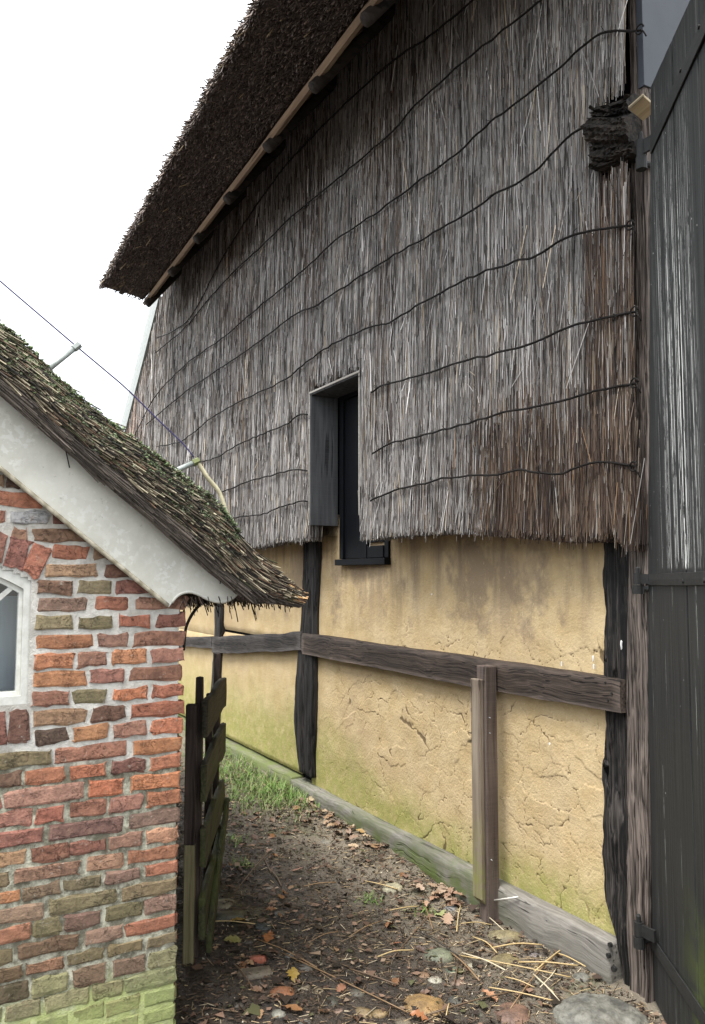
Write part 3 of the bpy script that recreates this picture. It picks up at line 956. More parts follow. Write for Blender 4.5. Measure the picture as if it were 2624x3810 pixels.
for wi, w in enumerate(wires):
    pts = np.array([onY(x * S, y * S, -.235 if x < 1150 else -.235 + .10 * float(sm(1150, 1440, x))) for x, y in w])
    P = smoothline(pts, 7)
    jz = (vnoise(np.stack([P[:, 0] * 14, P[:, 2] * 0 + wi, P[:, 0] * 0], 1), 3) - .5) * .012
    P[:, 2] += jz
    V, Fc = tube(P, .0052, 5)
    parts = [(V, Fc)]
    # twisted ties every so often
    k = 3
    while k < len(P) - 2:
        p = P[k]
        for s in range(random.choice((1, 2, 2))):
            e = p + np.array([random.uniform(-.03, .03), -.006, random.uniform(-.035, .035)])
            parts.append(tube([p + (0, -.002, 0), (p + e) / 2 + (random.uniform(-.006, .006), -.008, 0), e], .0015, 3))
        k += random.randint(4, 8)
    if w[-1][0] > 1420:      # wrapped round a staple at the post
        p = P[-1]
        ring = [p + np.array([.018 * math.cos(t), -.01, .018 * math.sin(t)]) for t in np.linspace(0, 5.5, 12)]
        parts.append(tube(ring, .0035, 5))
        parts.append(tube([p, p + (.02, -.015, -.02), p + (.03, -.01, -.045)], .003, 4))
    mobj('binding_wire', *join(parts), M['wire'], barn, True)

# ---- window with its deep reveal box
win = empty('window', (0, 0, 0), barn)
t = .014
xl = WX0
timber('reveal_board', box8(xl - .004, xl + t, -.214, -.012, WZ0, WZ1 - .012), M['box_board'], win, (3, 3, 20), .001, bev=.002, seed=51)
timber('reveal_board', box8(xl - .006, WX1 + .006, -.212, -.012, WZ1 - .0115, WZ1 + .006), M['box_board'], win, (12, 3, 3), .001, bev=.002, seed=52)
timber('reveal_board', box8(WX1 - t, WX1 + .004, -.212, -.012, WZ2, WZ1 - .012), M['box_board'], win, (3, 3, 20), .001, bev=.002, seed=53)
for nm, c in (('edge_strip', box8(xl - .006, xl + .006, -.220, -.2145, WZ0, WZ1 - .004)), ('edge_strip', box8(xl - .006, WX1 + .006, -.2205, -.2125, WZ1 - .0035, WZ1 + .012)), ('edge_strip', box8(WX1 - .008, WX1 + .006, -.2185, -.2125, WZ2, WZ1 - .004))):
    timber(nm, c, M['box_edge'], win, (3, 2, 3), .001, bev=.002)
FX0, FX1 = onY(1262, 2090, -.02)[0], onY(1446, 2090, -.02)[0]
FZ0 = onY(1262, 2098, -.02)[2]
FZ1 = WZ1 + .02
pf = lambda nm, *b: timber(nm, box8(*b), M['blackpaint'], win, (3, 2, 6), .0008, bev=.003)
pf('frame_stile', FX0, FX0 + .05, -.02, .03, FZ0 + .03, FZ1)
pf('frame_stile', FX1 - .05, FX1, -.02, .03, FZ0 + .03, FZ1)
pf('frame_rail', FX0 + .05, FX1 - .05, -.018, .03, FZ1 - .06, FZ1)
sx = FX0 + .34
pf('frame_stile', sx, sx + .03, -.030, .0, FZ0 + .03, FZ1 - .06)
pf('sash_rail', sx + .03, FX1 - .05, -.026, .0, FZ0 + .03, FZ0 + .105)
pf('sash_rail', sx + .03, FX1 - .05, -.022, .0, FZ0 + .125, FZ0 + .14)
pf('shutter_board', FX0 + .05, sx, -.005, .028, FZ0 + .03, FZ1 - .06)
pf('window_sill', FX0 - .008, FX1 + .004, -.05, .02, FZ0 - .012, FZ0 + .0295)
mobj('pane', [(sx + .03, .008, FZ0 + .1), (FX1 - .05, .008, FZ0 + .1), (FX1 - .05, .008, FZ1 - .06), (sx + .03, .008, FZ1 - .06)], [(0, 1, 2, 3)], M['glass'], win)

# ---- rotten beam end sticking out through the reed, pale block beside it
q0, q1 = onY(2200, 480, -.19), onY(2374, 480, -.19)
v, f = hexa(box8(BXL + .012, XR + .03, -.185, .02, BZ0 + .005, BZ1 - .02), (26, 18, 40), .0, bev=.0)
P = v.copy()
g = fbm(np.stack([P[:, 0] * 7 + P[:, 2] * 10, P[:, 1] * 6, P[:, 2] * 48 + P[:, 0] * 20], 1), 4, 61) - .5
g = np.round(g * 9) / 9 * .7 + g * .3 + .25 * (vnoise(P * 90, 63) - .5)
big = fbm(P * 9, 3, 62) - .5
fr = sm(-.10, -.185, P[:, 1])
v[:, 1] += fr * (g * .10 + big * .05) + .05 * fr * sm(.12, .3, P[:, 0])
cz = (P[:, 2] - (BZ0 + BZ1) / 2) / (BZ1 - BZ0) * 2
v[:, 2] += -np.sign(cz) * .03 * np.abs(cz) ** 3 * (1 + big * 2) + g * .02 - .02 * sm(.1, .3, P[:, 0]) * (cz > .5)
v[:, 0] += -.02 * fr * np.abs(cz) ** 2 * np.sign(P[:, 0] - .17) + big * .02
mobj('beam_end', v, f, M['rot'], barn, False)
bc = onY(2372, 392, -.16)
blk = mobj('wood_block', *hexa(box8(-.035, .035, -.045, .045, -.009, .009), (4, 4, 2), .0008, bev=.002), M['pine'], barn)
blk.location = bc + np.array([.0, .03, 0]); blk.rotation_euler = (math.radians(-14), math.radians(-18), math.radians(8))
# pale corner board at the far end of the reed wall
a0, a1 = onY(592, 1100, -.2), onY(468, 1590, -.2)
a2 = a1 + (a1 - a0) * .8
dirx = np.array([-.085, 0, 0])
def plank_between(p, q, wv, dv):
    c = np.zeros((2, 2, 2, 3))
    for i, e in enumerate((p, q)):
        for j in (0, 1):
            for k in (0, 1):
                c[i, j, k] = e + wv * j + dv * k
    return c
mobj('corner_board', *hexa(plank_between(a0, a2, np.array([-.36, 0, 0]), np.array([0, .05, 0])), (10, 2, 2), .001, bev=.004), M['white_corner'], barn)

# ---- thatched eave over the wall
z_b = onY(1360, 0, -.72)[2]
bn, bf = onZ(1360, 0, z_b), onZ(535, 1112, z_b)
z_o = z_b + .10
on_, of_ = onZ(965, 0, z_o), onZ(378, 1068, z_o)
def ext(p, q, t): return p + (q - p) * t
T1 = -.36     # carry the eave on past the frame above the door
roof = empty('thatched_eave', (0, 0, 0), barn)
slope = np.array([0, .62, .78])
B0, B1, O0, O1 = ext(bn, bf, T1), bf + np.array([-.02, 0, 0]), ext(on_, of_, T1), of_
c = np.zeros((2, 2, 2, 3))
for i, (b, o) in enumerate(((B0, O0), (B1, O1))):
    c[i, 0, 0] = b; c[i, 1, 0] = o
    c[i, 0, 1] = b + slope * 1.6; c[i, 1, 1] = o + slope * 1.6
v, f = hexa(c, (150, 16, 6), .02, (7, 7, 7), .01, 71, 3)
mobj('thatch', v, f, M['thatch_cut'], roof, True)
# cut reed ends, packed stubs over the lower face and a fringe along the outer edge
n = 17000
u, w = RNG.random(n) ** .8, RNG.random(n)
base = (B1[None] + (B0 - B1)[None] * u[:, None]) * (1 - w[:, None]) + (O1[None] + (O0 - O1)[None] * u[:, None]) * w[:, None]
nd = -slope * 1.0
L = RNG.uniform(.012, .04, n) * (1 + 1.0 * sm(.9, 1.0, w) * RNG.random(n))
jit = RNG.normal(0, .35, (n, 3))
d = nd[None] + jit
d /= np.linalg.norm(d, axis=1)[:, None]
A = base - d * .02
Bq = base + d * L[:, None]
k = RNG.random((n, 1))
c3 = np.where(k < .5, np.array([[.19, .155, .142]]), np.where(k < .85, np.array([[.26, .215, .195]]), np.array([[.34, .27, .225]]))) * RNG.uniform(.6, 1.3, (n, 1))
# outer fringe on the weather side
n2 = 5000
u2 = RNG.random(n2)
e = O1[None] + (O0 - O1)[None] * u2[:, None] + slope[None] * RNG.uniform(0, .06, (n2, 1)) + RNG.normal(0, .01, (n2, 3))
d2 = np.array([[0, -.75, -.55]]) + RNG.normal(0, .35, (n2, 3))
d2 /= np.linalg.norm(d2, axis=1)[:, None]
A = np.vstack([A, e - d2 * .02]); Bq = np.vstack([Bq, e + d2 * RNG.uniform(.01, .05, (n2, 1))])
c4 = np.repeat([[.15, .115, .09]], n2, 0) * RNG.uniform(.6, 1.4, (n2, 1))
# a few long pale straws hanging out
n3 = 34
u3, w3 = RNG.random(n3), RNG.uniform(.3, 1, n3)
e3 = (B1[None] + (B0 - B1)[None] * u3[:, None]) * (1 - w3[:, None]) + (O1[None] + (O0 - O1)[None] * u3[:, None]) * w3[:, None]
d3 = np.array([[-.6, -.5, -.5]]) + RNG.normal(0, .2, (n3, 3))
d3 /= np.linalg.norm(d3, axis=1)[:, None]
A = np.vstack([A, e3]); Bq = np.vstack([Bq, e3 + d3 * RNG.uniform(.05, .12, (n3, 1))])
rr = np.concatenate([RNG.uniform(.003, .006, n), RNG.uniform(.003, .005, n2), np.full(n3, .004)])
V, Q, C = sticks(A, Bq, rr, np.vstack([c3, c4, np.repeat([[.42, .33, .2]], n3, 0)]))
tag(mobj('cut_reed_ends', V, Q, M['reed'], roof, False, C), kind='stuff')
# batten under the thatch and rafter ends carrying it
bo = np.array([0, -.01, -.035])
v, f = hexa(plank_between(B1 + bo, B0 + bo, np.array([0, .022, -.030]), np.array([0, .05, .04])), (60, 2, 2), .002, (2, 20, 20), .004, 72)
mobj('batten', v, f, M['batten'], roof)
line = (bf - bn) / np.linalg.norm(bf - bn)
def eave_at(px, py):
    best = min(np.linspace(-.4, 1.05, 600), key=lambda t: abs(px - proj(ext(bn, bf, t))[0]))
    return ext(bn, bf, best)
def proj(p):
    d = np.asarray(p) - CAM
    k = d @ FW
    return PX + F * (d @ RV) / k, PY - F * (d @ UP) / k
for i, (px, py) in enumerate(((1175, 225), (1000, 445), (850, 640), (735, 795), (640, 950), (552, 1100), (1370, -30), (1620, -350))):
    p = eave_at(px, py)
    P = [p + np.array([0, -.01, -.115]), p + np.array([0, .04, -.055]), p + np.array([0, .4, .39]), p + np.array([0, .8, .88])]
    v, fc = tube(smoothline(P, 3), .035, 10)
    v = np.array(v); v += (fbm(v * 9, 3, 80 + i) - .5)[:, None] * .012
    mobj('rafter_end', v, fc, M['log'], roof, True)
# soffit reeds between wall head and eave
n = 7000
u = RNG.random(n)
b = B1[None] + (B0 - B1)[None] * u[:, None]
w = RNG.random(n)
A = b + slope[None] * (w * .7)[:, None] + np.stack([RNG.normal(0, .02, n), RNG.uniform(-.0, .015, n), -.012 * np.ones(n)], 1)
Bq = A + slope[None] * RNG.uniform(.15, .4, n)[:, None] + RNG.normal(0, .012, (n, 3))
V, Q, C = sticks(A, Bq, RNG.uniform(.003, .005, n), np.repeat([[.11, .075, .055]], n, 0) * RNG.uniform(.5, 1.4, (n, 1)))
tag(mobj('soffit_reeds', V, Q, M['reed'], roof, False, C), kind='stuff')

# ---- open black barn door, front wall above it
DAZ = ANG - math.atan(288 / F)
dd = -np.array([math.cos(DAZ), math.sin(DAZ), 0])          # from the hinge towards the camera
dn = np.array([dd[1], -dd[0], 0])                           # out of the door face that we see
if np.dot(dn, CAM - np.array([.29, -.07, 1])) < 0: dn = -dn
HP = CAM + ray(2405, 2139) * 3.08
HP[2] = 0
door = empty('door', HP, barn, math.atan2(dd[1], dd[0]))
def dsz(px, py, out=0.0):
    q = onP(px, py, HP + dn * out, dn)
    return float(np.dot(q - HP, dd)), float(q[2])
# in the door's own frame x runs along the door, y is its thickness (face at y = side)
side = 1.0 if np.dot(np.array([-math.sin(math.atan2(dd[1], dd[0])), math.cos(math.atan2(dd[1], dd[0])), 0]), dn) > 0 else -1.0
ztopd = dsz(2420, 322)[1]
jt, jb = dsz(2500, 150), dsz(2598, 3700)
et, eb = dsz(2421, 345), dsz(2405, 3700)
def dplank(x0b, x0t, x1b, x1t, ztop_, seed, dy=0.0):
    z0 = .03
    c = [[[(x0b, 0, z0), (x0t, 0, ztop_)], [(x0b, -.03 * side, z0), (x0t, -.03 * side, ztop_)]], [[(x1b, 0, z0), (x1t, 0, ztop_)], [(x1b, -.03 * side, z0), (x1t, -.03 * side, ztop_)]]]
    c = np.array(c, float)
    c[..., 1] += dy
    v, f = hexa(c, (8, 2, 60), .0012, (30, 30, 3), .004, seed)
    return mobj('plank', v, f, M['door'], door)
def at_z(a, b, z): return a[0] + (b[0] - a[0]) * (z - a[1]) / (b[1] - a[1])
ej0, ej1 = at_z(jt, jb, .03), at_z(jt, jb, ztopd)
ee0, ee1 = at_z(et, eb, .03), at_z(et, eb, ztopd)
dplank(ee0, ee1, ej0 - .002, ej1 - .002, ztopd, 91)
x0b, x0t = ej0 + .002, ej1 + .002
for i in range(4):
    wv = .24
    dplank(x0b, x0t, x0b + wv - .003, x0t + wv - .003, ztopd - .01 * i, 92 + i, -.002 * side * (i % 2))
    x0b += wv; x0t += wv
DOORW = x0b
def dstrap(nm, p0, p1, h, seed, ext_to=1.0, bend=0.0):
    """iron band on the door face between two photo points of its centre line"""
    a, b = dsz(*p0), dsz(*p1)
    sl = (b[1] - a[1]) / (b[0] - a[0])
    e = (ext_to, a[1] + sl * (ext_to - a[0]))
    c = np.zeros((2, 2, 2, 3))
    for i, q in enumerate((a, e)):
        for j in (0, 1):
            for k in (0, 1):
                c[i, j, k] = (q[0], side * (.001 + .008 * j), q[1] + h * (k - .5))
    o = mobj(nm, *hexa(c, (12, 2, 2), .001, (20, 20, 20), .002, seed), M['iron'], door)
    return a, e
dstrap('strap_hinge', (2408, 2158), (2624, 2152), .042, 1, .9)
dstrap('strap_hinge', (2426, 545), (2624, 105), .06, 2, .9)
dstrap('strap_hinge', (2402, 3462), (2624, 3790), .05, 3, .9)
for (px, py) in ((2541, 2162), (2620, 2160), (2532, 262), (2600, 100)):
    s_, z_ = dsz(px, py, .01)
    V, Fc = tube([(s_, side * .006, z_), (s_, side * .014, z_)], .007, 8)
    mobj('bolt', V, Fc, M['iron'], door)
# pintles on the post with the hinge eye round them
for (px, py, h) in ((2374, 2165, .06), (2386, 568, .09), (2378, 3470, .07)):
    p = onY(px, py, -.10)
    V1 = tube([p + (0, 0, -h * .75), p + (0, 0, -h * .2)], .021, 12)
    V2 = tube([p + (0, 0, -h * .17), p + (0, 0, h * .55)], .017, 12)
    V3 = tube([p + (0, 0, h * .55), p + (0, 0, h * .85), p + (0, 0, h * .95)], [.009, .009, .004], 10)
    V4 = hexa(box8(p[0], p[0] + .075, p[1] - .006, p[1] + .006, p[2] - h * .12, p[2] + h * .5), (2, 1, 1), 0, bev=.001)
    V5 = tube([p + (0, 0, -h * .45), p + (.01, .09, -h * .45)], .012, 8)
    mobj('pintle', *join([V1, V2, V3, V4, V5]), M['iron'], barn, False)
# board front of the barn above the doorway, and the doorway's far jamb
XP = .35
YP, zp = onX(2397, 316, XP)[1:]
timber('front_panel', box8(XP - .03, XP, YP, 4.6, zp, 5.3), M['panel'], barn, (1, 6, 6), .001, bev=.002)
timber('door_jamb', box8(.05, .24, 3.2, 3.4, 0, zp - .003), M['oak_char'], barn, (2, 2, 12), .004, bev=.006)
mobj('interior_wall', *hexa(box8(-8.6, .2, 4.6, 4.8, 0, 5.3), (1, 1, 1), 0, bev=0), M['inner'], barn)
mobj('interior_wall', *hexa(box8(-6.6, -6.3, .2, 4.6, 0, 5.2), (1, 1, 1), 0, bev=0), M['inner'], barn)
# white droppings on post and loam
for (px, py, w, h, Y) in ((2311, 2400, .006, .045, -.052), (2206, 2450, .005, .03, -.018), (2209, 2480, .006, .026, -.018), (2089, 2470, .005, .025, -.018), (2044, 2768, .005, .014, -.018), (1606, 2211, .006, .012, -.02)):
    q = onY(px, py, Y)
    pts = [(q[0] + w * .6 * math.cos(t) * (1 + .4 * math.sin(3 * t + px)) + .2 * w * math.sin(2.3 * t), q[1] - .001 + .003 * (i % 2), q[2] + h * .42 * math.sin(t)) for i, t in enumerate(np.linspace(0, 2 * math.pi, 9)[:-1])]
    pts = [(a, Y, c) for a, b, c in pts] + [(a, Y + .004, c) for a, b, c in pts]
    mobj('white_splash', pts, [tuple(range(8))] + [(i, (i + 1) % 8, 8 + (i + 1) % 8, 8 + i) for i in range(8)], M['white_drip'], barn)

# ---------------------------------------------------------------- the brick outbuilding
XW = -0.376
out = empty('brick_outbuilding', (XW, -1.66, 0))
tag(out, 'small old brick outbuilding with white bargeboard and mossy thatched roof', 'outbuilding')
out.matrix_world = Matrix.Translation((0, 0, 0))
yz = lambda px, py, X=XW: (onX(px, py, X)[1], onX(px, py, X)[2])
YC = yz(676, 2600)[0]
K = .4511
ORG = {1: 1700, 2: 2400, 3: 3100}
PAL = dict(o=(.40, .14, .068), r=(.35, .11, .068), R=(.46, .14, .068), m=(.25, .093, .07), d=(.16, .07, .055), p=(.31, .135, .10), b=(.21, .13, .082), k=(.09, .063, .042),
           v=(.22, .175, .095), V=(.175, .138, .075), t=(.31, .18, .105), u=(.20, .105, .088), g=(.27, .275, .285), s=(.40, .18, .11), G=(.26, .27, .13), B=(.24, .165, .115))
# (zoom strip, (x, y_top, y_bottom) of the course, bricks: x0, x1, colour)
ROWS = [
    (1, (70, 150, 240), [(-60, 20, 'b'), (60, 190, 'k')]),
    (1, (150, 287, 395), [(-60, 360, 'r')]),
    (1, (240, 455, 550), [(-60, 42, 'm'), (105, 385, 'g'), (440, 600, 'd')]),
    (1, (480, 600, 695), [(110, 220, 'p'), (275, 740, 'b')]),
    (1, (600, 740, 840), [(445, 720, 'r'), (780, 900, 'b')]),
    (1, (600, 885, 985), [(385, 795, 't'), (875, 1060, 'd')]),
    (1, (750, 1023, 1123), [(315, 595, 'b'), (650, 920, 'v'), (965, 1250, 'm')]),
    (1, (900, 1163, 1260), [(320, 720, 'u'), (790, 1050, 'r'), (1135, 1535, 't')]),
    (1, (1400, 1300, 1395), [(305, 595, 'v'), (660, 915, 'V'), (990, 1230, 'r'), (1305, 1531, 'm')]),
    (1, (1300, 1447, 1545), [(305, 765, 'o'), (815, 1055, 'b'), (1115, 1526, 'm')]),
    (2, (1400, 28, 137), [(290, 610, 'o'), (650, 875, 'p'), (940, 1205, 'o'), (1260, 1512, 'p')]),
    (2, (1400, 178, 278), [(295, 705, 'o'), (740, 1020, 'p'), (1085, 1508, 'm')]),
    (2, (1400, 330, 425), [(270, 575, 'm'), (615, 875, 'V'), (950, 1215, 'R'), (1265, 1510, 'r')]),
    (2, (1400, 470, 572), [(280, 705, 't'), (765, 1035, 'd'), (1090, 1515, 'r')]),
    (2, (1400, 612, 716), [(290, 555, 'k'), (610, 885, 'o'), (945, 1205, 'p'), (1260, 1505, 'o')]),
    (2, (1400, 765, 872), [(-160, 415, 'V'), (465, 1035, 'm'), (1105, 1498, 'o')]),
    (2, (1400, 912, 1012), [(-110, 170, 'd'), (215, 525, 'r'), (580, 870, 'R'), (925, 1195, 'd'), (1250, 1492, 'r')]),
    (2, (1400, 1053, 1172), [(-300, 0, 'm'), (50, 685, 'p'), (740, 1015, 'R'), (1085, 1484, 'R')]),
    (2, (1400, 1205, 1318), [(-100, 265, 'p'), (310, 520, 'r'), (585, 870, 'm'), (915, 1165, 'p'), (1220, 1482, 'o')]),
    (2, (1400, 1355, 1468), [(-200, 355, 'm'), (405, 1010, 'u'), (1070, 1478, 'u')]),
    (3, (1300, -28, 72), [(-60, 215, 's'), (262, 562, 'm'), (590, 872, 'm'), (905, 1165, 'p'), (1220, 1462, 's')]),
    (3, (1300, 118, 222), [(-200, 70, 'v'), (135, 650, 'b'), (722, 1012, 'p'), (1065, 1458, 'r')]),
    (3, (1300, 262, 348), [(-120, 150, 'o'), (190, 492, 'V'), (540, 832, 'V'), (878, 1150, 'B'), (1198, 1454, 'r')]),
    (3, (1300, 398, 505), [(-60, 352, 'B'), (412, 960, 'V'), (1010, 1452, 'v')]),
    (3, (1300, 540, 650), [(-160, 255, 'r'), (290, 490, 'V'), (535, 825, 'u'), (882, 1160, 'V'), (1198, 1455, 'B')]),
    (3, (1300, 702, 800), [(-160, 95, 'V'), (160, 638, 'd'), (708, 1002, 'B'), (1040, 1448, 'r')]),
    (3, (1300, 848, 930), [(-160, 172, 'd'), (228, 520, 'm'), (565, 852, 'V'), (900, 1172, 'V'), (1225, 1452, 'V')]),
    (3, (1300, 980, 1105), [(-60, 228, 'k'), (270, 552, 'G'), (615, 870, 'b'), (942, 1198, 'B'), (1240, 1448, 'G')]),
    (3, (1300, 1135, 1255), [(-160, 0, 'G'), (50, 330, 'G'), (378, 735, 'G'), (772, 1012, 'G'), (1040, 1448, 'G')]),
    (3, (1300, 1292, 1410), [(-100, 250, 'G'), (300, 560, 'G'), (600, 850, 'V'), (880, 1150, 'v'), (1192, 1442, 'G')]),
    (3, (1300, 1450, 1560), [(-100, 330, 'G'), (375, 800, 'v'), (840, 1140, 'G'), (1180, 1440, 'G')]),
    (3, (1300, 1600, 1700), [(-100, 150, 'G'), (200, 500, 'v'), (550, 800, 'G'), (850, 1150, 'G'), (1190, 1440, 'G')]),
]
wall = empty('wall', (0, 0, 0), out)
bcount = 0
def brick_mesh(poly, seed, proud=0.0, back=.05, nu=5, nv=3):
    """one hand-made brick: poly = four (y,z) corners bl, br, tr, tl on the facade"""
    rg = np.random.default_rng(seed)
    p = np.array(poly, float)
    V, g = [], {}
    for j in range(nv + 1):
        for i in range(nu + 1):
            u, w = (0, .05, .36, .64, .95, 1)[i], (0, .13, .87, 1)[j]
            q = (p[0] * (1 - u) + p[1] * u) * (1 - w) + (p[3] * (1 - u) + p[2] * u) * w
            rim = i in (0, nu) or j in (0, nv)
            corner = i in (0, nu) and j in (0, nv)
            cen = p.mean(0)
            q = q + rg.normal(0, .0030 if rim else .001, 2)
            if corner: q = q + (cen - q) * np.array([.012, .04]) * rg.uniform(.2, 1.6)
            q = cen + (q - cen) * np.array([1 + .005 / max(.02, abs(p[1][0] - p[0][0])), 1.10])
            x = XW + proud + (-.0024 if rim else rg.uniform(-.0006, .0006))
            if corner: x -= .0015
            g[i, j] = len(V)
            V.append((x, q[0], q[1]))
    Fc = []
    for j in range(nv):
        for i in range(nu):
            Fc.append((g[i, j], g[i + 1, j], g[i + 1, j + 1], g[i, j + 1]))
    ring = [(i, 0) for i in range(nu)] + [(nu, j) for j in range(nv)] + [(i, nv) for i in range(nu, 0, -1)] + [(0, j) for j in range(nv, 0, -1)]
    o = len(V)
    for r_ in ring:
        x, y, z = V[g[r_]]
        V.append((XW - back, y, z))
    m = len(ring)
    for k in range(m):
        k2 = (k + 1) % m
        Fc.append((g[ring[k]], o + k, o + k2, g[ring[k2]]))
    return V, Fc
def add_brick(poly, colkey, seed, proud=0.0):
    v, f = brick_mesh(poly, seed, proud)
    cen = np.array([XW, np.mean([p[0] for p in poly]), np.mean([p[1] for p in poly])])
    v = np.array(v) - cen
    o = mobj('brick', v, f, M['brick'], wall, True)
    o.data.polygons.foreach_set('use_smooth', np.zeros(len(f), bool))
    o.location = cen
    rg = random.Random(seed)
    c = PAL[colkey]
    s = rg.uniform(.85, 1.18)
    c = [(q * .82 + sum(c) / 3 * .18) * 1.08 * w for q, w in zip(c, (1.0, 1.12, 1.0) if c[0] > 1.9 * c[1] else (1.03, .96, .96))]
    o.color = (c[0] * s * rg.uniform(.93, 1.07), c[1] * s * rg.uniform(.92, 1.08), c[2] * s, 1)
    return o
seed = 100
rowz = []
for (zr, (xr, yt, yb), bricks) in ROWS:
    zt = onX(xr * K, ORG[zr] + yt * K, XW)[2]; zb = onX(xr * K, ORG[zr] + yb * K, XW)[2]
    rowz.append((zt, zb))
    ym = ORG[zr] + (yt + yb) / 2 * K
    for (a, b, ck) in bricks:
        seed += 1
        zz = (zt + zb) / 2
        # find the brick's ends on this course: walk along the course line
        def yat(px):
            lo = onX(px * K, ym, XW)
            for _ in range(6):
                pxv = proj((XW, lo[1], zz))
                lo = onX(px * K, pxv[1], XW)
            return lo[1]
        y0, y1 = yat(a), yat(b)
        dz = random.uniform(-.002, .002)
        add_brick([(y0, zb + dz), (y1, zb + random.uniform(-.002, .002)), (y1, zt + random.uniform(-.002, .002)), (y0, zt + dz)], ck, seed, random.uniform(-.001, .0035))
        if abs(y1 - YC) < .03:        # the corner brick shows its return round the corner
            pass
# flat arch and sill bricks of the window
def zpoly(zr, pts): return [yz(x * K, ORG[zr] + y * K) for x, y in pts]
for pts, ck in (([(45, 885), (185, 925), (245, 700), (105, 670)], 'm'), ([(190, 935), (320, 1000), (415, 770), (285, 715)], 'r'), ([(-110, 840), (15, 862), (62, 652), (-60, 632)], 'm'), ([(-260, 830), (-150, 838), (-100, 628), (-220, 622)], 'r')):
    seed += 1
    add_brick(zpoly(1, pts), ck, seed, .003)
for pts, ck in (([(85, 805), (225, 800), (225, 548), (85, 560)], 'd'), ([(-60, 832), (40, 822), (40, 562), (-60, 570)], 'm'), ([(-220, 850), (-110, 840), (-110, 572), (-220, 580)], 'd')):
    seed += 1
    add_brick(zpoly(2, pts), ck, seed, .003)

# window opening: right edge, foot and spring of the arch
WYR = yz(129, 2300)[0]; WYL = WYR - .62
WZB = yz(120, 2628)[1]; WSP = yz(135, 2152)[1]
WZC = WSP + .085
def archz(y): 
    t = (y - (WYL + WYR) / 2) / ((WYR - WYL) / 2)
    return WSP + (WZC - WSP) * (1 - np.abs(t) ** 2.0)
# mortar bed: one rough sheet with the window left open, returning round the corner
cell = .011
ys = np.arange(YC - 1.75, YC - .004, cell); zs = np.arange(-.1, 2.75, cell)
YY, ZZ = np.meshgrid(ys, zs, indexing='ij')
P = np.stack([YY.ravel() * 0, YY.ravel(), ZZ.ravel()], 1)
fresh = sm(.94, 1.03, P[:, 2] + .15 * (fbm(P * 4, 2, 3) - .5))
Xm = XW - .0042 + .0006 * fresh + .0026 * (fbm(P * 26, 3, 101) - .5) * 2 + .002 * (fbm(P * 5, 2, 102) - .5) + .005 * sm(.3, .1, P[:, 2])
V = np.stack([Xm, P[:, 1], P[:, 2]], 1)
nz_ = len(zs)
Fc = []
I, J = np.meshgrid(np.arange(len(ys) - 1), np.arange(nz_ - 1), indexing='ij')
cy_, cz_ = ys[I.ravel()] + cell / 2, zs[J.ravel()] + cell / 2
hole = (cy_ > WYL + .012) & (cy_ < WYR - .012) & (cz_ > WZB + .012) & (cz_ < archz(cy_) - .012)
hole |= cz_ > 1.45 + (YC - cy_) * .86 + .25      # follow the gable
a = (I * nz_ + J).ravel()[~hole]
mobj('mortar', V, np.stack([a, a + nz_, a + nz_ + 1, a + 1], 1), M['mortar'], wall, True)
# side wall along the passage, its courses as relief of toothed corner bricks
seedc = 900
for (zt, zb) in rowz:
    if zt > 1.56: continue
    seedc += 1
    v, f = hexa(box8(XW - random.choice((.1, .2)), XW - .012, YC - .03, YC + .002 + random.uniform(-.003, .004), zb, zt), (3, 1, 1), .002, (20, 20, 20), .004, seedc)
    o = mobj('brick', v, f, M['brick'], wall, False)
    c = PAL[random.choice('rmodpbV')]
    o.color = (*c, 1)
mobj('side_wall', *hexa(box8(-3.6, XW - .008, YC - .2, YC - .010, -.1, 1.62), (40, 1, 20), .004, (9, 9, 9), 0, 105), M['mortar'], wall)
mobj('back_wall', *hexa(box8(-3.6, -3.4, YC - 2.4, YC - .2, -.1, 1.6), (1, 1, 1), 0, bev=0), M['mortar'], wall)
# window
ow = empty('window', (0, 0, 0), out)
XF = XW - .012
def arch_frame(inset0, inset1, x0, x1, nm, mat):
    """closed ring following the opening between two insets"""
    def ring(ins):
        yl, yr = WYL + ins, WYR - ins
        pts = [(yl, WZB + ins), (yr, WZB + ins)]
        for k in range(15):
            y = yr + (yl - yr) * k / 14
            pts.append((y, float(archz(WYL + (y - yl) / (yr - yl) * (WYR - WYL))) - ins))
        return pts
    a, b = ring(inset0), ring(inset1)
    m = len(a)
    V = [(x1, *p) for p in a] + [(x1, *p) for p in b] + [(x0, *p) for p in a] + [(x0, *p) for p in b]
    Fc = []
    for k in range(m):
        k2 = (k + 1) % m
        Fc += [(k, k2, m + k2, m + k), (m + k, m + k2, 3 * m + k2, 3 * m + k), (k2, k, 2 * m + k, 2 * m + k2)]
    return mobj(nm, V, Fc, mat, ow)
arch_frame(.002, .034, XF - .06, XF, 'frame', M['white'])
arch_frame(.0345, .047, XF - .05, XF - .014, 'sash', M['white'])
def bar(p, q, w=.018):
    p, q = np.array([XF - .016, *p]), np.array([XF - .016, *q])
    d = (q - p) / np.linalg.norm(q - p)
    s = np.cross(d, (1, 0, 0)) * w
    mobj('glazing_bar', *hexa(plank_between(p - s / 2, q - s / 2, s, np.array([-.022, 0, 0])), (3, 1, 1), .0005, bev=.002), M['white'], ow)
b0 = yz(95, 2172, XF)
cen = ((WYL + WYR) / 2, WZB + .22)
bar((WYR - .055, b0[1]), (cen[0] + .03, b0[1] - .21))
bar((WYL + .055, b0[1]), (cen[0] - .03, b0[1] - .21))
bar((cen[0], WZB + .06), (cen[0], WZC - .06))
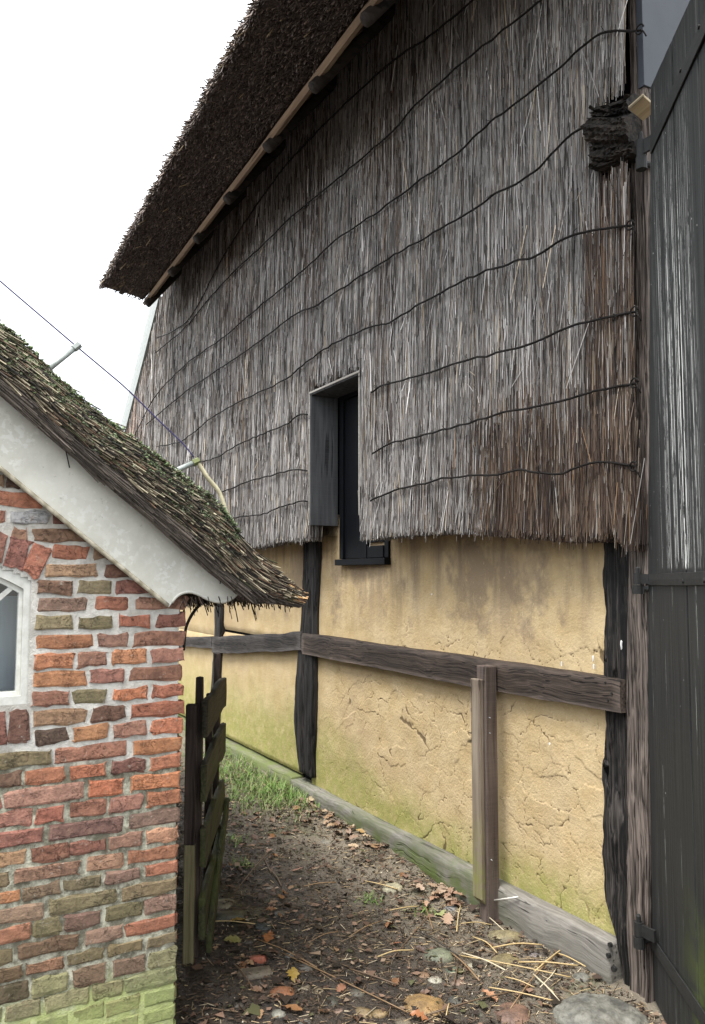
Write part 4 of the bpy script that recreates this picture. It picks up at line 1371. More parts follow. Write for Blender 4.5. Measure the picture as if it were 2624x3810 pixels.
mobj('pane', [(XF - .028, WYL + .05, WZB + .05), (XF - .028, WYR - .05, WZB + .05), (XF - .028, WYR - .05, WZC - .045), (XF - .028, WYL + .05, WZC - .045)], [(0, 1, 2, 3)], M['glass'], ow)
mobj('blind', *hexa(box8(XF - .16, XF - .15, WYL - .05, WYR + .02, WZB - .05, WSP - .06), (1, 4, 4), .004, bev=0), M['blind'], ow)
mobj('room', *hexa(box8(-2.5, XF - .5, WYL - .4, WYR + .2, 0.2, 1.9), (1, 1, 1), 0, bev=0), M['inner'], ow)

# bargeboard: flat board with its scrolled foot
XB = XW + .035
low_ = [(-420, 1395), (0, 1745), (629, 2260)]
scroll = [(629, 2260), (640, 2243), (653, 2225), (672, 2210), (694, 2203), (714, 2203), (732, 2208), (750, 2216), (769, 2226), (792, 2235), (818, 2240), (840, 2238), (856, 2232), (870, 2223), (882, 2211), (893, 2194)]
upp = [(893, 2190), (720, 2040), (595, 1928), (311, 1690), (0, 1425), (-420, 1065)]
poly = [yz(x, y, XB) for x, y in low_[:-1] + scroll + upp]
V = [(XB, *p) for p in poly] + [(XB - .028, *p) for p in poly]
m = len(poly)
bb = mobj('bargeboard', V, [tuple(range(m)), tuple(range(2 * m - 1, m - 1, -1))] + [(k, m + k, m + (k + 1) % m, (k + 1) % m) for k in range(m)], M['barge'], out)
# moulded bead along its lower edge and scroll
edge = [yz(x, y, XB) for x, y in [(-420, 1395), (0, 1745), (300, 1991), (600, 2236), (629, 2260)]]
V, Fc = tube([(XB + .004, y - .004, z + .006) for y, z in edge], .0075, 8)
mobj('bead', V, Fc, M['bead'], bb, True)
edge = smoothline([(XB - .004, *yz(x, y, XB)) for x, y in scroll[1:]], 2)
V, Fc = tube(edge, .006, 8)
mobj('bead', V, Fc, M['barge'], bb, True)

# thatched roof of the outbuilding
XT = XW + .11
roof2 = empty('thatched_roof', (0, 0, 0), out)
topl = [(-420, 905), (-200, 1060), (0, 1205), (70, 1258), (150, 1335), (210, 1402), (300, 1482), (400, 1565), (520, 1648), (600, 1712), (675, 1764), (724, 1808), (810, 1868), (893, 1982), (931, 2046), (1043, 2128), (1142, 2222)]
botl = [(-420, 1085), (-200, 1270), (0, 1447), (254, 1665), (311, 1712), (450, 1828), (595, 1948), (720, 2060), (800, 2128), (893, 2200), (945, 2240), (1040, 2246), (1120, 2246)]
tp = np.array([yz(x, y, XT) for x, y in topl]); bp = np.array([yz(x, y, XT) for x, y in botl])
def along(pl, t):
    d = np.concatenate([[0], np.cumsum(np.hypot(*np.diff(pl, axis=0).T))]); d /= d[-1]
    return np.stack([np.interp(t, d, pl[:, 0]), np.interp(t, d, pl[:, 1])], -1)
nt, nvv = 70, 8
prof = []
tt = np.linspace(0, 1, nt)
ta, ba = along(tp, tt), along(bp, tt)
V, Fc = [], []
for i in range(nt):
    for j in range(nvv + 1):
        w = j / nvv
        p = ba[i] * (1 - w) + ta[i] * w
        V.append((XT - .03 + .035 * math.sin(math.pi * w) ** .5 - .01, p[0], p[1] - .006 * (w > .99)))
nb = len(V)
for i in range(nt - 1):
    for j in range(nvv):
        a = i * (nvv + 1) + j
        Fc.append((a, a + nvv + 1, a + nvv + 2, a + 1))
V2 = [(-3.9, y, z) for (x, y, z) in V]
V += V2
for i in range(nt - 1):
    for j in (0, nvv):
        a = i * (nvv + 1) + j
        q = (a, a + nvv + 1, nb + a + nvv + 1, nb + a)
        Fc.append(q if j == nvv else q[::-1])
for i in (0, nt - 1):
    for j in range(nvv):
        a = i * (nvv + 1) + j
        Fc.append((a, a + 1, nb + a + 1, nb + a))
mobj('thatch', V, Fc, M['thatch_cut'], roof2)
# verge stalks laid down the slope, shingled so that each row shows its cut ends
n = 22000
t = RNG.random(n) ** .9
w = RNG.random(n)
kt = RNG.random(n) < .38
w = np.where(kt, 1.0, w)
L = np.where(w < .22, RNG.uniform(.15, .4, n), RNG.uniform(.04, .16, n))
ln = 1.75
t2 = np.clip(t + L / ln, 0, 1.015)
pa = along(bp, t) * (1 - w[:, None]) + along(tp, t) * w[:, None]
pb = along(bp, t2) * (1 - w[:, None]) + along(tp, t2) * w[:, None]
xo = XT - .03 + .035 * np.sqrt(np.clip(np.sin(np.pi * np.clip(w, 0.02, .98)), 0, 1)) + RNG.uniform(-.012, .012, n)
deep = RNG.uniform(0, .55, n)
xo = np.where(kt, XT - .03 - deep, xo)
lift = np.where(kt, RNG.uniform(-.008, .006, n), 0)
A = np.stack([xo - .006, pa[:, 0], pa[:, 1] + lift - .004], 1)
sag = RNG.normal(0, .006, n)
Bq = np.stack([xo + RNG.uniform(0, .012, n), pb[:, 0] + sag * .6, pb[:, 1] + lift + sag + np.where(kt, .008, 0)], 1)
k = RNG.random(n)
pal = np.array([(.022, .018, .014), (.085, .066, .046), (.20, .165, .11), (.46, .40, .28), (.15, .09, .055), (.06, .065, .025)])
cc = pal[np.clip(np.searchsorted(np.cumsum([.34, .22, .19, .13, .08, .04]), k), 0, 5)] * RNG.uniform(.7, 1.3, (n, 1))
smooth_band = (w < .22)[:, None]
cc = np.where(smooth_band, np.array([[.13, .108, .09]]) * RNG.uniform(.4, 1.7, (n, 1)), cc)
tipm = (t > .9)[:, None] & (RNG.random((n, 1)) < .4)
cc = np.where(tipm, cc * np.array([[1.3, .9, .6]]), cc)
rad = RNG.uniform(.0016, .0031, n)
# ragged fringe under the eave
n2 = 700
ex = RNG.uniform(-1.6, XT - .02, n2)
ey = RNG.uniform(YC - .02, bp[-1][0], n2)
ez = np.interp(ey, [bp[-3][0], bp[-1][0]], [bp[-3][1], bp[-1][1]])
A2 = np.stack([ex, ey, ez + .02], 1)
Bq2 = A2 + np.stack([RNG.normal(0, .012, n2), RNG.uniform(-.01, .03, n2), -RNG.uniform(.02, .05, n2) * (1 + 1.2 * (RNG.random(n2) < .08))], 1)
c2 = np.repeat([[.05, .035, .026]], n2, 0) * RNG.uniform(.5, 1.8, (n2, 1))
V, Q, C = sticks(np.vstack([A, A2]), np.vstack([Bq, Bq2]), np.concatenate([rad, RNG.uniform(.0016, .003, n2)]), np.vstack([cc, c2]))
tag(mobj('verge_stalks', V, Q, M['reed'], roof2, False, C), kind='stuff')
# cushions of moss and lichen
n = 9000
t = RNG.uniform(.12, .80, n); w = 1 - np.abs(RNG.normal(0, .3, n)); w = np.clip(w, .2, 1.0)
x = np.where(RNG.random(n) < .5, XT + .004, XT - .03 - RNG.uniform(0, .3, n))
pp = along(bp, t) * (1 - w[:, None]) + along(tp, t) * w[:, None]
msk = fbm(np.stack([pp[:, 0] * 7, pp[:, 1] * 7, x * 3], 1), 3, 131)
keep = msk > .47 + .07 * (1 - w)
pp, x, w = pp[keep], x[keep], w[keep]
x = np.where(w < .97, XT - .03 + .035 * np.sqrt(np.sin(np.pi * np.clip(w, .02, .98))) + .008, x)
n = len(x)
ce = np.stack([x, pp[:, 0], pp[:, 1] + .006 * (w > .97)], 1)
V = np.zeros((n, 4, 3)); s = RNG.uniform(.004, .012, n)[:, None]
for j in range(4):
    d = RNG.normal(0, 1, (n, 3)); d /= np.linalg.norm(d, axis=1)[:, None]
    V[:, j] = ce + d * s
b4 = (np.arange(n) * 4)[:, None]
Q = np.concatenate([b4 + np.array([[0, 1, 2]]), b4 + np.array([[0, 2, 3]]), b4 + np.array([[0, 3, 1]]), b4 + np.array([[1, 3, 2]])])
gpal = np.array([(.15, .20, .095), (.21, .26, .15), (.08, .105, .045), (.28, .32, .21)])[RNG.integers(0, 4, n)] * RNG.uniform(.6, 1.2, (n, 1))
tag(mobj('roof_moss', V.reshape(-1, 3), Q, M['moss'], roof2, False, np.repeat(gpal, 4, 0)), kind='stuff')
# wall plate under the eave
timber('wall_plate', box8(-3.5, XW - .02, YC - .14, YC + .30, 1.535, 1.60), M['log_dark'], out, (6, 3, 2), .004, bev=.006, seed=141)
# wire strung over the thatch on little supports
XC = XW - .02
cab = smoothline([(XC, *yz(x, y, XC)) for x, y in ((-420, 690), (-200, 870), (0, 1045), (140, 1165), (283, 1287), (400, 1385), (475, 1450), (600, 1573), (680, 1650), (722, 1702))], 4)
V, Fc = tube(cab, .0028, 6)
mobj('roof_wire', V, Fc, M['fringe_tinted_cable'], out, True)  # violet is lens fringing against the bright sky, painted into the wire's colour
for (b_, t_, mt) in (((180, 1375), (286, 1289), 'grey_pipe'), ((640, 1758), (730, 1718), 'grey_pipe')):
    p, q = np.array([XC, *yz(*b_, XC)]), np.array([XC, *yz(*t_, XC)])
    mobj('wire_support', *join([tube([p - (q - p) * .4, q], .0095, 10)]), M[mt], out, True)
    d = (q - p) / np.linalg.norm(q - p)
    mobj('support_cap', *tube([q - d * .014, q + d * .012], .0135, 6), M['mossy_cap'] if b_[0] > 300 else M['grey_pipe'], out)
hose = smoothline([(XC, *yz(x, y, XC)) for x, y in ((735, 1718), (752, 1745), (775, 1780), (805, 1815), (822, 1845), (838, 1890), (850, 1925), (868, 1965))], 4)
V, Fc = tube(hose, .0082, 8)
mobj('cream_hose', V, Fc, M['cream_hose'], out, True)
cb = smoothline([(XW - .16, *yz(x, y, XW - .16)) for x, y in ((775, 2238), (745, 2250), (718, 2282), (700, 2315), (690, 2350), (684, 2420))], 4)
V, Fc = tube(cb, .006, 6)
mobj('black_cable', V, Fc, M['black_rubber'], out, True)
for (a_, b_) in (((240, 1660), (257, 1742)), ((822, 2140), (815, 2172))):
    p, q = (XB + .006, *yz(*a_, XB)), (XB + .012, *yz(*b_, XB))
    mobj('loose_stalk', *tube([p, q], .002, 5), M['log_dark'], out)

# ---------------------------------------------------------------- wooden gate standing open in the passage
GN, GF = np.array([-.862, -1.395, 0]), np.array([-1.729, -.991, 0])
GL = np.linalg.norm(GF - GN)
gate = empty('wooden_gate', GN + np.array([0, 0, .02]), None, math.atan2(GF[1] - GN[1], GF[0] - GN[0]))
tag(gate, 'mossy dark wooden slat gate standing open beside the brick corner', 'gate')
# local: x along the gate, +y away from the passage?, boards on the passage side
sd = 1.0 if np.dot(np.array([-(GF - GN)[1], (GF - GN)[0], 0]), np.array([0, 1.0, 0])) > 0 else -1.0
for i, (zt, h, xa, xb) in enumerate(((1.055, .155, -.02, GL), (.795, .15, -.03, GL - .01), (.535, .15, -.03, GL - .02), (.275, .16, -.03, GL))):
    v, f = hexa(box8(xa, xb, -.013, .013, zt - h, zt), (16, 2, 4), .004, (5, 20, 20), .004, 151 + i)
    v[:, 2] += .012 * np.sin(v[:, 0] * 3 + i) + (-.02, .012, -.008, .02)[i] * v[:, 0]
    v[:, 0] += np.where(v[:, 0] > GL - .06, .03 * (vnoise(v * 30, i) - .5), 0)
    v[:, 2] += .035 * (fbm(np.stack([v[:, 0] * 5, v[:, 2] * 2, 0 * v[:, 0] + i], 1), 3, i) - .5)
    b = mobj('board', v, f, M['gate'], gate)
for i, (x, zt) in enumerate(((.05, 1.15), (.48, 1.02), (GL - .09, 1.17))):
    v, f = hexa(box8(x - .03, x + .03, .0145, .045, .01, zt), (3, 2, 20), .002, (20, 20, 3), .004, 161 + i)
    v[:, 0] = x + (v[:, 0] - x) * (1 - .5 * sm(zt - .05, zt, v[:, 2]))
    mobj('upright', v, f, M['gate_dark'], gate)
c = np.zeros((2, 2, 2, 3))
for i, (x, z) in enumerate(((.02, .03), (GL - .05, .33))):
    for j in (0, 1):
        for k2 in (0, 1):
            c[i, j, k2] = (x, -.038 + .024 * j, z + .09 * k2)
mobj('brace', *hexa(c, (12, 2, 2), .003, (6, 20, 20), .004, 171), M['gate'], gate)
gp = empty('gate_pole', (-.879, -1.446, 0))
tag(gp, 'square wooden pole, dark above and pale green-brown below, upright at the brick corner', 'pole')
gp.rotation_euler[2] = math.radians(-25)
v, f = hexa(box8(-.022, .022, -.022, .022, .0, .50), (3, 3, 16), .0015, (20, 20, 2), .003, 181)
v[:, 0] += (v[:, 2]) * .012
mobj('pale_lower_length', v, f, M['pole'], gp)
v, f = hexa(box8(-.022, .022, -.022, .022, .5005, 1.065), (3, 3, 16), .0015, (20, 20, 2), .003, 182)
v[:, 0] += (v[:, 2]) * .012
mobj('dark_upper_length', v, f, M['gate_dark'], gp)
gp2 = empty('hinge_post', (-.95, -1.56, 0))
tag(gp2, 'blackened gate post half hidden behind the brick corner', 'post')
mobj('shaft', *hexa(box8(-.04, .04, -.05, .05, 0, 1.17), (3, 3, 14), .004, (14, 14, 3), .008, 183), M['oak_char'], gp2)
mobj('shaft_cleat', *hexa(box8(-.03, .03, .052, .075, .2, 1.0), (2, 2, 10), .003, (14, 14, 3), .005, 184), M['gate_dark'], gp2)

# ---------------------------------------------------------------- stop post fixed to the barn rail
bx = onY(1762, 3390, -.13)[0]
sp = empty('stop_post', (-.80, -.10, 0))
tag(sp, 'narrow two-piece wooden post standing against the loam wall and rail', 'post')
p_l, p_r = onY(1768, 2700, -.145)[0], onY(1802, 2700, -.145)[0]
SX0, SX1 = p_l + .80, p_r + .80
mobj('plank', *hexa(box8(SX0, SX1, -.035, .034, 0.0, 1.175), (3, 3, 30), .0015, (20, 20, 3), .004, 191), M['stop_brown'], sp)
v, f = hexa(box8(SX0 - .012, SX1 - .012, -.062, -.0355, .10, 1.115), (3, 3, 30), .0015, (20, 20, 3), .004, 192)
v[:, 2] += np.where(v[:, 2] < .12, .02 * (v[:, 1] < -.05), 0)
mobj('batten', v, f, M['stop_batten'], sp)
mobj('latch', *join([hexa(box8(SX0 - .026, SX0 - .0125, -.05, -.03, .955, .975), (1, 1, 1), 0, bev=.001), tube([(SX0 - .02, -.04, .975), (SX0 - .026, -.042, 1.0), (SX0 - .02, -.042, 1.02)], .004, 6)]), M['iron'], sp)
for z_ in (.94, .87, .3):
    mobj('nail', *tube([(SX1 - .0005, -.015, z_), (SX1 + .012, -.018, z_)], .0022, 6), M['zinc'], sp)

# ---------------------------------------------------------------- stones, leaves, straw on the ground
def gpt(px, py, dz=0.0):
    z = .02
    for _ in range(6):
        q = onZ(px, py, z)
        z = float(gz(q[0], q[1])[0])
    return np.array([q[0], q[1], z + dz])
def stone_mesh(seed, sx, sy, sz, flat=.5):
    rg = np.random.default_rng(seed)
    V, Fc = [], []
    nu, nv = 12, 7
    for j in range(nv + 1):
        ph = math.pi * j / nv
        for i in range(nu):
            th = 2 * math.pi * i / nu
            d = np.array([math.sin(ph) * math.cos(th), math.sin(ph) * math.sin(th), math.cos(ph)])
            d = np.sign(d) * np.abs(d) ** .85
            V.append(d)
    V = np.array(V)
    r = 1 + .45 * (fbm(V * 1.3 + seed * 7.1, 3, seed) - .5)
    V = V * r[:, None] * np.array([sx, sy, sz])
    for j in range(nv):
        for i in range(nu):
            Fc.append((j * nu + i, (j + 1) * nu + i, (j + 1) * nu + (i + 1) % nu, j * nu + (i + 1) % nu))
    return V, Fc
STONES = [(1581, 3743, 160, 130, (.26, .165, .07)), (1459, 3299, 84, 42, (.33, .31, .22)), (979, 3443, 78, 80, (.05, .06, .058)), (821, 3364, 112, 56, (.17, .155, .11)),
          (1051, 3693, 95, 64, (.23, .10, .05)), (1038, 3769, 54, 48, (.22, .22, .19)), (1183, 3684, 52, 42, (.21, .17, .11)), (1236, 3720, 66, 56, (.05, .052, .042)),
          (1354, 3766, 74, 62, (.20, .145, .075)), (1415, 3768, 62, 54, (.21, .15, .075)), (1262, 3760, 46, 36, (.22, .15, .12)), (1137, 3674, 42, 36, (.20, .17, .12)), (1078, 3555, 48, 40, (.14, .14, .14)),
          (1630, 3555, 104, 58, (.155, .17, .12)), (1683, 3608, 64, 48, (.10, .12, .085)), (1617, 3647, 60, 44, (.36, .35, .29)), (1571, 3628, 62, 50, (.19, .12, .075)), (1877, 3482, 124, 92, (.24, .205, .115)),
          (1893, 3573, 124, 64, (.20, .165, .085)), (1994, 3551, 54, 42, (.18, .16, .16)), (2162, 3634, 66, 34, (.16, .16, .14)), (1752, 3594, 46, 46, (.32, .30, .23)), (1701, 3653, 58, 48, (.19, .13, .10)),
          (1696, 3722, 62, 52, (.07, .07, .06)), (1781, 3727, 56, 42, (.06, .07, .045)), (1914, 3778, 144, 74, (.15, .09, .065)), (1682, 3378, 52, 34, (.20, .20, .20)), (1781, 3775, 52, 42, (.08, .08, .06)),
          (1330, 3690, 60, 44, (.09, .085, .07)), (1480, 3640, 48, 36, (.12, .11, .09)), (1140, 3600, 60, 40, (.10, .095, .085)), (930, 3500, 50, 30, (.07, .06, .05)), (1560, 3160, 40, 22, (.2, .19, .16)), (1215, 3130, 44, 20, (.20, .19, .16)),
          (1500, 3800, 66, 46, (.13, .11, .08)), (1130, 3800, 60, 44, (.1, .1, .09)), (890, 3740, 44, 30, (.08, .07, .06)), (780, 3660, 40, 26, (.07, .06, .05)), (2090, 3730, 60, 40, (.22, .2, .16)), (2010, 3650, 46, 28, (.22, .20, .15)),
          (1460, 3560, 40, 26, (.11, .10, .08)), (1390, 3500, 36, 22, (.10, .09, .07)), (1250, 3450, 34, 20, (.09, .08, .065)), (1040, 3400, 46, 26, (.09, .085, .075)), (1000, 3300, 40, 22, (.16, .15, .13)), (860, 3105, 40, 22, (.07, .075, .06))]
for i, (px, py, w, h, c) in enumerate(STONES):
    p = gpt(px, py)
    dep = float((p - CAM) @ FW)
    hw = w * dep / F / 2
    v, f = stone_mesh(200 + i, hw * 1.08, hw * random.uniform(.75, 1.15), hw * random.uniform(.42, .6))
    o = mobj('cobblestone', v, f, M['stone'], ground, True)
    o.location = p + np.array([0, 0, -hw * .26])
    o.rotation_euler = (random.uniform(-.15, .15), random.uniform(-.15, .15), math.atan2(RV[1], RV[0]) + random.uniform(-.4, .4))
    o.color = (c[0] * .8, c[1] * .8, c[2] * .8, 1)
# broken bricks trodden into the path
for i, (px, py, w, c) in enumerate(((959, 3572, 66, (.24, .075, .045)), (850, 3410, 120, (.045, .045, .03)), (950, 3628, 130, (.10, .085, .065)))):
    p = gpt(px, py)
    hw = w * float((p - CAM) @ FW) / F / 2
    v, f = hexa(box8(-hw, hw, -hw * .55, hw * .55, -.03, .012), (6, 4, 2), .004, (14, 14, 14), .008, 260 + i)
    o = mobj('broken_brick', v, f, M['stone'], ground, True)
    o.location = p + np.array([0, 0, .004]); o.rotation_euler = (random.uniform(-.1, .1), random.uniform(-.1, .1), math.atan2(RV[1], RV[0]) + .15 * i)
    o.color = (*c, 1)
bl = gpt(2235, 3790)
v, f = stone_mesh(301, .18, .13, .06)
v = np.array(v)
boul = mobj('boulder', v, f, M['stone'], None, True)
sub = boul.modifiers.new('sub', 'SUBSURF'); sub.levels = 1; sub.render_levels = 3
tx = bpy.data.textures.new('grit', 'CLOUDS'); tx.noise_scale = .05; tx.noise_depth = 4
dm = boul.modifiers.new('grit', 'DISPLACE'); dm.texture = tx; dm.strength = .03; dm.mid_level = .5
boul.location = bl + np.array([.0, .0, -.012]); boul.rotation_euler = (0, 0, math.atan2(RV[1], RV[0]) - .2); boul.color = (.11, .11, .098, 1)
tag(boul, 'large rounded pale grey boulder at the foot of the corner post', 'boulder')

# oak leaves: three lobed, curled shapes shared by all
def leaf_mesh(seed):
    rg = random.Random(seed)
    n = 9
    V, Fc = [], []
    for i in range(n):
        t = i / (n - 1)
        wd = (.06 + .30 * math.sin(math.pi * min(1, t * 1.05)) ** .8) * (1.0 if i % 2 else .55) + .015
        lift = .10 * math.sin(math.pi * t * rg.uniform(.8, 1.2)) + rg.uniform(-.02, .02)
        for s in (-1, 0, 1):
            V.append((t - .5, s * wd * rg.uniform(.85, 1.15), lift + (abs(s) * rg.uniform(.02, .20))))
    for i in range(n - 1):
        for s in (0, 1):
            a = i * 3 + s
            Fc.append((a, a + 3, a + 4, a + 1))
    me = bpy.data.meshes.new('leaf')
    me.from_pydata(V, [], Fc)
    me.update()
    me.polygons.foreach_set('use_smooth', np.ones(len(me.polygons), bool))
    me.materials.append(M['leaf'])
    return me
LM = [leaf_mesh(i) for i in range(7)]
LC = [(.24, .15, .085), (.30, .19, .11), (.36, .26, .17), (.11, .06, .036), (.19, .095, .045), (.075, .044, .03), (.19, .115, .075), (.40, .31, .21), (.28, .20, .15)]
def put_leaf(px, py, size, c=None, dz=.006):
    p = gpt(px, py)
    if p[1] > -.09 or p[0] > 1.2: return
    o = bpy.data.objects.new('leaf', random.choice(LM))
    COL.objects.link(o)
    o.parent = ground
    o.location = p + np.array([0, 0, dz])
    o.scale = (size, size, size * random.uniform(.5, 1.1))
    o.rotation_euler = (random.uniform(-.45, .45), random.uniform(-.35, .35), random.uniform(0, 6.28))
    c = c or random.choice(LC)
    s = random.uniform(.75, 1.15)
    o.color = (c[0] * s, c[1] * s, c[2] * s, 1)
for _ in range(46): put_leaf(random.gauss(1690, 55), random.gauss(3335, 32), random.uniform(.05, .085), random.choice([(.36, .26, .18), (.42, .32, .24), (.32, .20, .14), (.38, .25, .17)]), random.uniform(.004, .03))
for _ in range(60):
    t = random.random()
    put_leaf(1130 + 420 * t + random.gauss(-25, 28), 3000 + 190 * t + random.gauss(0, 22), random.uniform(.045, .08), random.choice(LC[:3] + LC[6:]), random.uniform(.004, .02))
for _ in range(45): put_leaf(random.uniform(760, 1080), random.uniform(3020, 3420), random.uniform(.03, .06), random.choice(LC[3:7]), .006)
for _ in range(45): put_leaf(random.uniform(760, 2050), random.uniform(3250, 3800), random.uniform(.03, .05), random.choice(LC[3:7] + LC[:2]), .005)
for (px, py, s, c) in ((1000, 3500, .07, (.26, .10, .03)), (885, 3437, .07, (.26, .17, .04)), (1450, 3455, .06, (.28, .13, .06)), (1478, 3520, .04, (.28, .13, .08)), (1085, 3765, .08, (.25, .13, .06)), (1560, 3800, .07, (.30, .13, .06)), (1270, 3690, .05, (.30, .15, .09)),
                       (1640, 3410, .09, (.33, .36, .16)), (1665, 3430, .08, (.40, .28, .2)), (865, 3510, .07, (.20, .19, .06)), (1340, 3100, .06, (.45, .30, .13)), (1110, 3245, .06, (.26, .14, .1)), (1820, 3720, .08, (.36, .20, .12)), (1090, 3640, .07, (.32, .22, .05))):
    put_leaf(px, py, s, c, .01)

# long straws and twigs that can be told apart
STR = [((747, 3443), (950, 3450), 'y'), ((868, 3340), (1000, 3180), 'd'), ((995, 3240), (1048, 3310), 'd'), ((955, 3508), (1180, 3615), 't'), ((1050, 3560), (1520, 3785), 't'), ((1835, 3540), (2018, 3530), 'y'), ((1715, 3570), (2125, 3652), 'y'), ((1930, 3595), (2150, 3608), 'y'),
       ((1900, 3770), (2075, 3560), 't'), ((1680, 3560), (1785, 3665), 't'), ((1800, 3410), (1880, 3480), 'p'), ((1985, 3640), (2130, 3810), 'p'), ((1580, 3380), (1610, 3470), 't'), ((1460, 3580), (1600, 3420), 'd'), ((1560, 3480), (1705, 3570), 'k'), ((1600, 3790), (1910, 3705), 'd'),
       ((1715, 3450), (1830, 3455), 'y'), ((1720, 3560), (1880, 3625), 'p'), ((2070, 3560), (2180, 3612), 'y'), ((1990, 3630), (2100, 3540), 'y'), ((1130, 3310), (1250, 3295), 't'), ((1660, 3800), (1672, 3750), 'y'), ((1360, 3290), (1480, 3320), 'y'), ((1405, 3575), (1540, 3550), 'y'), ((1300, 3620), (1480, 3680), 'd'),
       ((1640, 3230), (1560, 3180), 'p'), ((980, 3200), (1010, 3260), 'd'), ((870, 3600), (940, 3690), 'd'), ((1820, 3690), (2060, 3740), 'y'), ((1880, 3650), (1990, 3690), 'y'), ((2010, 3690), (2070, 3620), 'p'), ((1760, 3500), (1850, 3560), 'y'), ((1690, 3680), (1705, 3600), 'd'), ((1700, 3480), (1715, 3380), 'y'),
       ((1450, 3400), (1560, 3385), 'y'), ((1150, 3520), (1260, 3480), 't'), ((1300, 3500), (1420, 3440), 't')]
SCOL = dict(y=(.42, .31, .15), d=(.10, .065, .04), t=(.20, .125, .065), p=(.46, .40, .28), k=(.035, .03, .025))
for (a_, b_, c) in STR:
    p, q = gpt(*a_, .016), gpt(*b_, .016)
    m = (p + q) / 2 + np.array([random.uniform(-.01, .01), random.uniform(-.01, .01), random.uniform(.002, .012)])
    V, Fc = tube(smoothline([p, m, q], 3), random.uniform(.002, .0034), 5)
    o = mobj('straw', V, Fc, M['straw'], ground, True)
    o.color = (*SCOL[c], 1)
p, q = onY(1838, 3350, -.10), onY(1928, 3337, -.085)
o = mobj('straw', *tube([p, q], .0035, 6), M['straw'], ground, True); o.color = (.62, .60, .55, 1)

# fine litter: chopped straw, crumbs, leaf bits
n = 16000
X = RNG.uniform(-4.2, .6, n); Y = RNG.uniform(-1.6, -.08, n)
ok = RNG.random(n) < np.clip(.25 + .75 * sm(-1.8, -.2, X) + .5 * sm(-.6, -.1, Y), 0, 1)
X, Y = X[ok], Y[ok]; n = len(X)
Zg = gz(X, Y)
an = RNG.uniform(0, 6.28, n); L = RNG.gamma(2.0, .011, n) + .006
d = np.stack([np.cos(an) * L, np.sin(an) * L, RNG.normal(0, .12, n) * L], 1)
ce = np.stack([X, Y, Zg + .004 + RNG.uniform(0, .006, n)], 1)
k = RNG.random(n)
pal = np.array([(.035, .025, .018), (.09, .06, .04), (.18, .125, .075), (.36, .27, .15), (.5, .42, .29)])
dry = np.clip(sm(-1.0, -.1, Y) + .5 * sm(-.8, .2, X), 0, 1)
cum = np.stack([.36 - .14 * dry, .68 - .2 * dry, .88 - .16 * dry, .97 - .06 * dry], 1)
pick = (k[:, None] > cum).sum(1)
V, Q, C = sticks(ce - d / 2, ce + d / 2, RNG.uniform(.0009, .0024, n), pal[pick] * RNG.uniform(.7, 1.2, (n, 1)))
tag(mobj('straw_litter', V, Q, M['litter'], None, False, C), 'chopped straw and twig litter strewn over the passage floor', 'litter', kind='stuff')
n = 5200
X = RNG.uniform(-4.0, .5, n); Y = RNG.uniform(-1.6, -.08, n)
Zg = gz(X, Y)
ce = np.stack([X, Y, Zg + .004], 1)
V = np.zeros((n, 4, 3))
an = RNG.uniform(0, 6.28, n); s = RNG.gamma(2.5, .0030, n) + .002
tilt = RNG.normal(0, .5, (n, 2))
for j in range(4):
    t = an + j * math.pi / 2 + RNG.normal(0, .3, n)
    rr = s * RNG.uniform(.6, 1.3, n)
    dx, dy = np.cos(t) * rr, np.sin(t) * rr
    V[:, j] = ce + np.stack([dx, dy, np.abs(dx * tilt[:, 0] + dy * tilt[:, 1]) + RNG.uniform(0, .004, n)], 1)
pal = np.array([(.022, .015, .011), (.05, .033, .024), (.10, .06, .04), (.16, .10, .07), (.21, .15, .105), (.055, .055, .025)])
cc = pal[np.clip(np.searchsorted(np.cumsum([.26, .28, .2, .12, .08, .06]), RNG.random(n)), 0, 5)] * RNG.uniform(.7, 1.3, (n, 1))
b4 = (np.arange(n) * 4)[:, None]
tag(mobj('leaf_litter', V.reshape(-1, 3), b4 + np.array([[0, 1, 2, 3]]), M['litter'], None, False, np.repeat(cc, 4, 0)), 'dark crumbled leaf litter trodden into the passage floor', 'litter', kind='stuff')

# crumbs of earth and grit trodden over the path
n = 14000
X = RNG.uniform(-3.6, .5, n); Y = RNG.uniform(-1.6, -.08, n)
ok = fbm(np.stack([X * 4, Y * 4, 0 * X], 1), 3, 77) > .42
X, Y = X[ok], Y[ok]; n = len(X)
ce = np.stack([X, Y, gz(X, Y) + .002], 1)
V = np.zeros((n, 4, 3)); s = (RNG.gamma(2.0, .0026, n) + .0015)[:, None]
for j in range(4):
    d = RNG.normal(0, 1, (n, 3)); d /= np.linalg.norm(d, axis=1)[:, None]
    V[:, j] = ce + d * s * np.array([1, 1, .7])
b4 = (np.arange(n) * 4)[:, None]
Q = np.concatenate([b4 + np.array([[0, 1, 2]]), b4 + np.array([[0, 2, 3]]), b4 + np.array([[0, 3, 1]]), b4 + np.array([[1, 3, 2]])])
pal = np.array([(.018, .014, .010), (.05, .038, .027), (.11, .088, .062), (.22, .19, .14), (.4, .36, .28)])
cc = pal[np.clip(np.searchsorted(np.cumsum([.34, .32, .2, .11, .03]), RNG.random(n)), 0, 4)]
tag(mobj('earth_crumbs', V.reshape(-1, 3), Q, M['litter'], None, False, np.repeat(cc, 4, 0)), 'crumbs of earth and grit scattered over the passage floor', 'grit', kind='stuff')

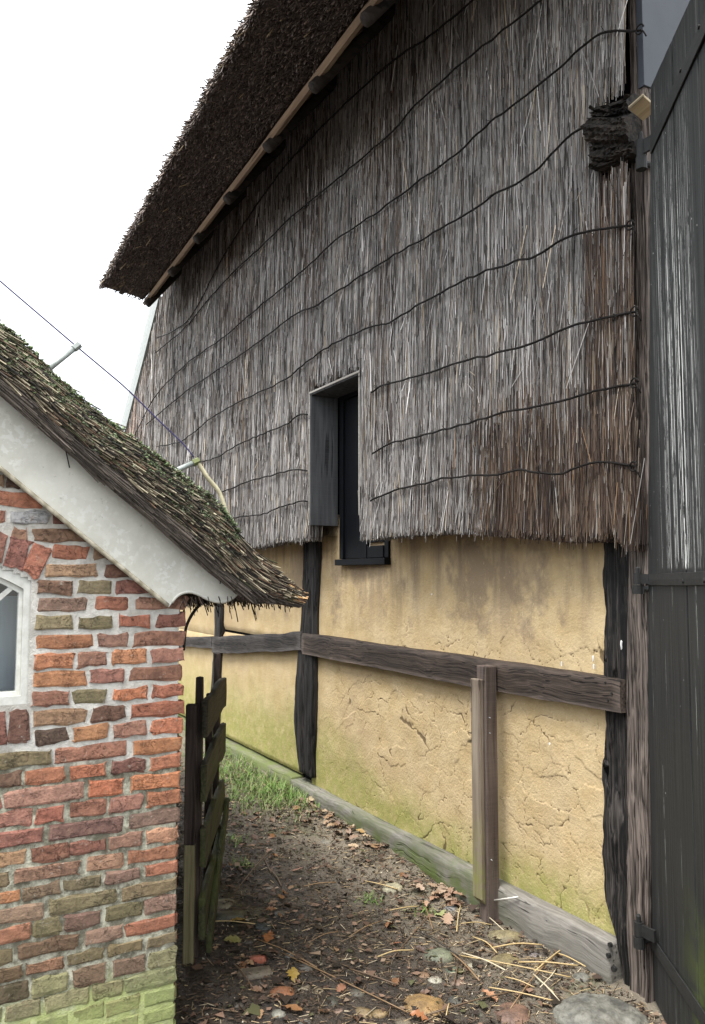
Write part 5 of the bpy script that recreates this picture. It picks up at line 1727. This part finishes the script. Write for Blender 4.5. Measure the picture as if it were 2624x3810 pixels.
# grass along the foot of the far wall
def blades(n, cx_, cy_, sx_, sy_, h, name, label):
    X = np.concatenate([RNG.normal(a, s, n) for a, s in zip(cx_, sx_)]); Y = np.concatenate([RNG.normal(a, s, n) for a, s in zip(cy_, sy_)])
    m = (Y < -.085)
    X, Y = X[m], Y[m]
    N = len(X)
    Zg = gz(X, Y)
    H = RNG.uniform(*h, N); an = RNG.uniform(0, 6.28, N); bend = RNG.uniform(.3, 1.3, N) * H
    wd = RNG.uniform(.0018, .0040, N)
    dirv = np.stack([np.cos(an), np.sin(an)], 1); per = np.stack([-np.sin(an), np.cos(an)], 1)
    V = np.zeros((N, 8, 3))
    for j in range(4):
        t = j / 3
        cpos = np.stack([X, Y], 1) + dirv * (bend * t * t)[:, None]
        z = Zg - .01 + H * (t - .35 * t * t * bend / H * .6)
        for s, e in ((0, -1), (1, 1)):
            V[:, j * 2 + s, :2] = cpos + per * (wd * (1 - .85 * t))[:, None] * e
            V[:, j * 2 + s, 2] = z
    b8 = (np.arange(N) * 8)[:, None]
    Q = np.concatenate([b8 + np.array([[0, 1, 3, 2]]) + 2 * j for j in range(3)])
    pal = np.array([(.10, .19, .035), (.15, .25, .05), (.07, .13, .03), (.22, .28, .10), (.33, .29, .15)])
    c = pal[np.clip(np.searchsorted(np.cumsum([.32, .24, .20, .12, .12]), RNG.random(N)), 0, 4)] * RNG.uniform(.75, 1.2, (N, 1))
    return tag(mobj(name, V.reshape(-1, 3), Q, M['grass'], None, False, np.repeat(c, 8, 0)), label, 'grass', kind='stuff')
g1, g2, g3, g4 = gpt(880, 2880), gpt(1060, 2960), gpt(950, 2960), gpt(820, 2830)
blades(700, (g1[0], g2[0], g3[0], g4[0]), (g1[1], g2[1], g3[1], g4[1]), (.35, .22, .25, .6), (.14, .10, .13, .2), (.035, .10), 'grass', 'tuft of long green grass at the foot of the far loam wall')
h1, h2, h3, h4 = gpt(1370, 3350), gpt(900, 3220), gpt(1580, 3400), gpt(870, 3130)
blades(60, (h1[0], h2[0], h3[0], h4[0]), (h1[1], h2[1], h3[1], h4[1]), (.03, .03, .05, .04), (.025, .02, .04, .03), (.02, .05), 'low_grass', 'sparse low grass sprigs growing between the leaves on the path')
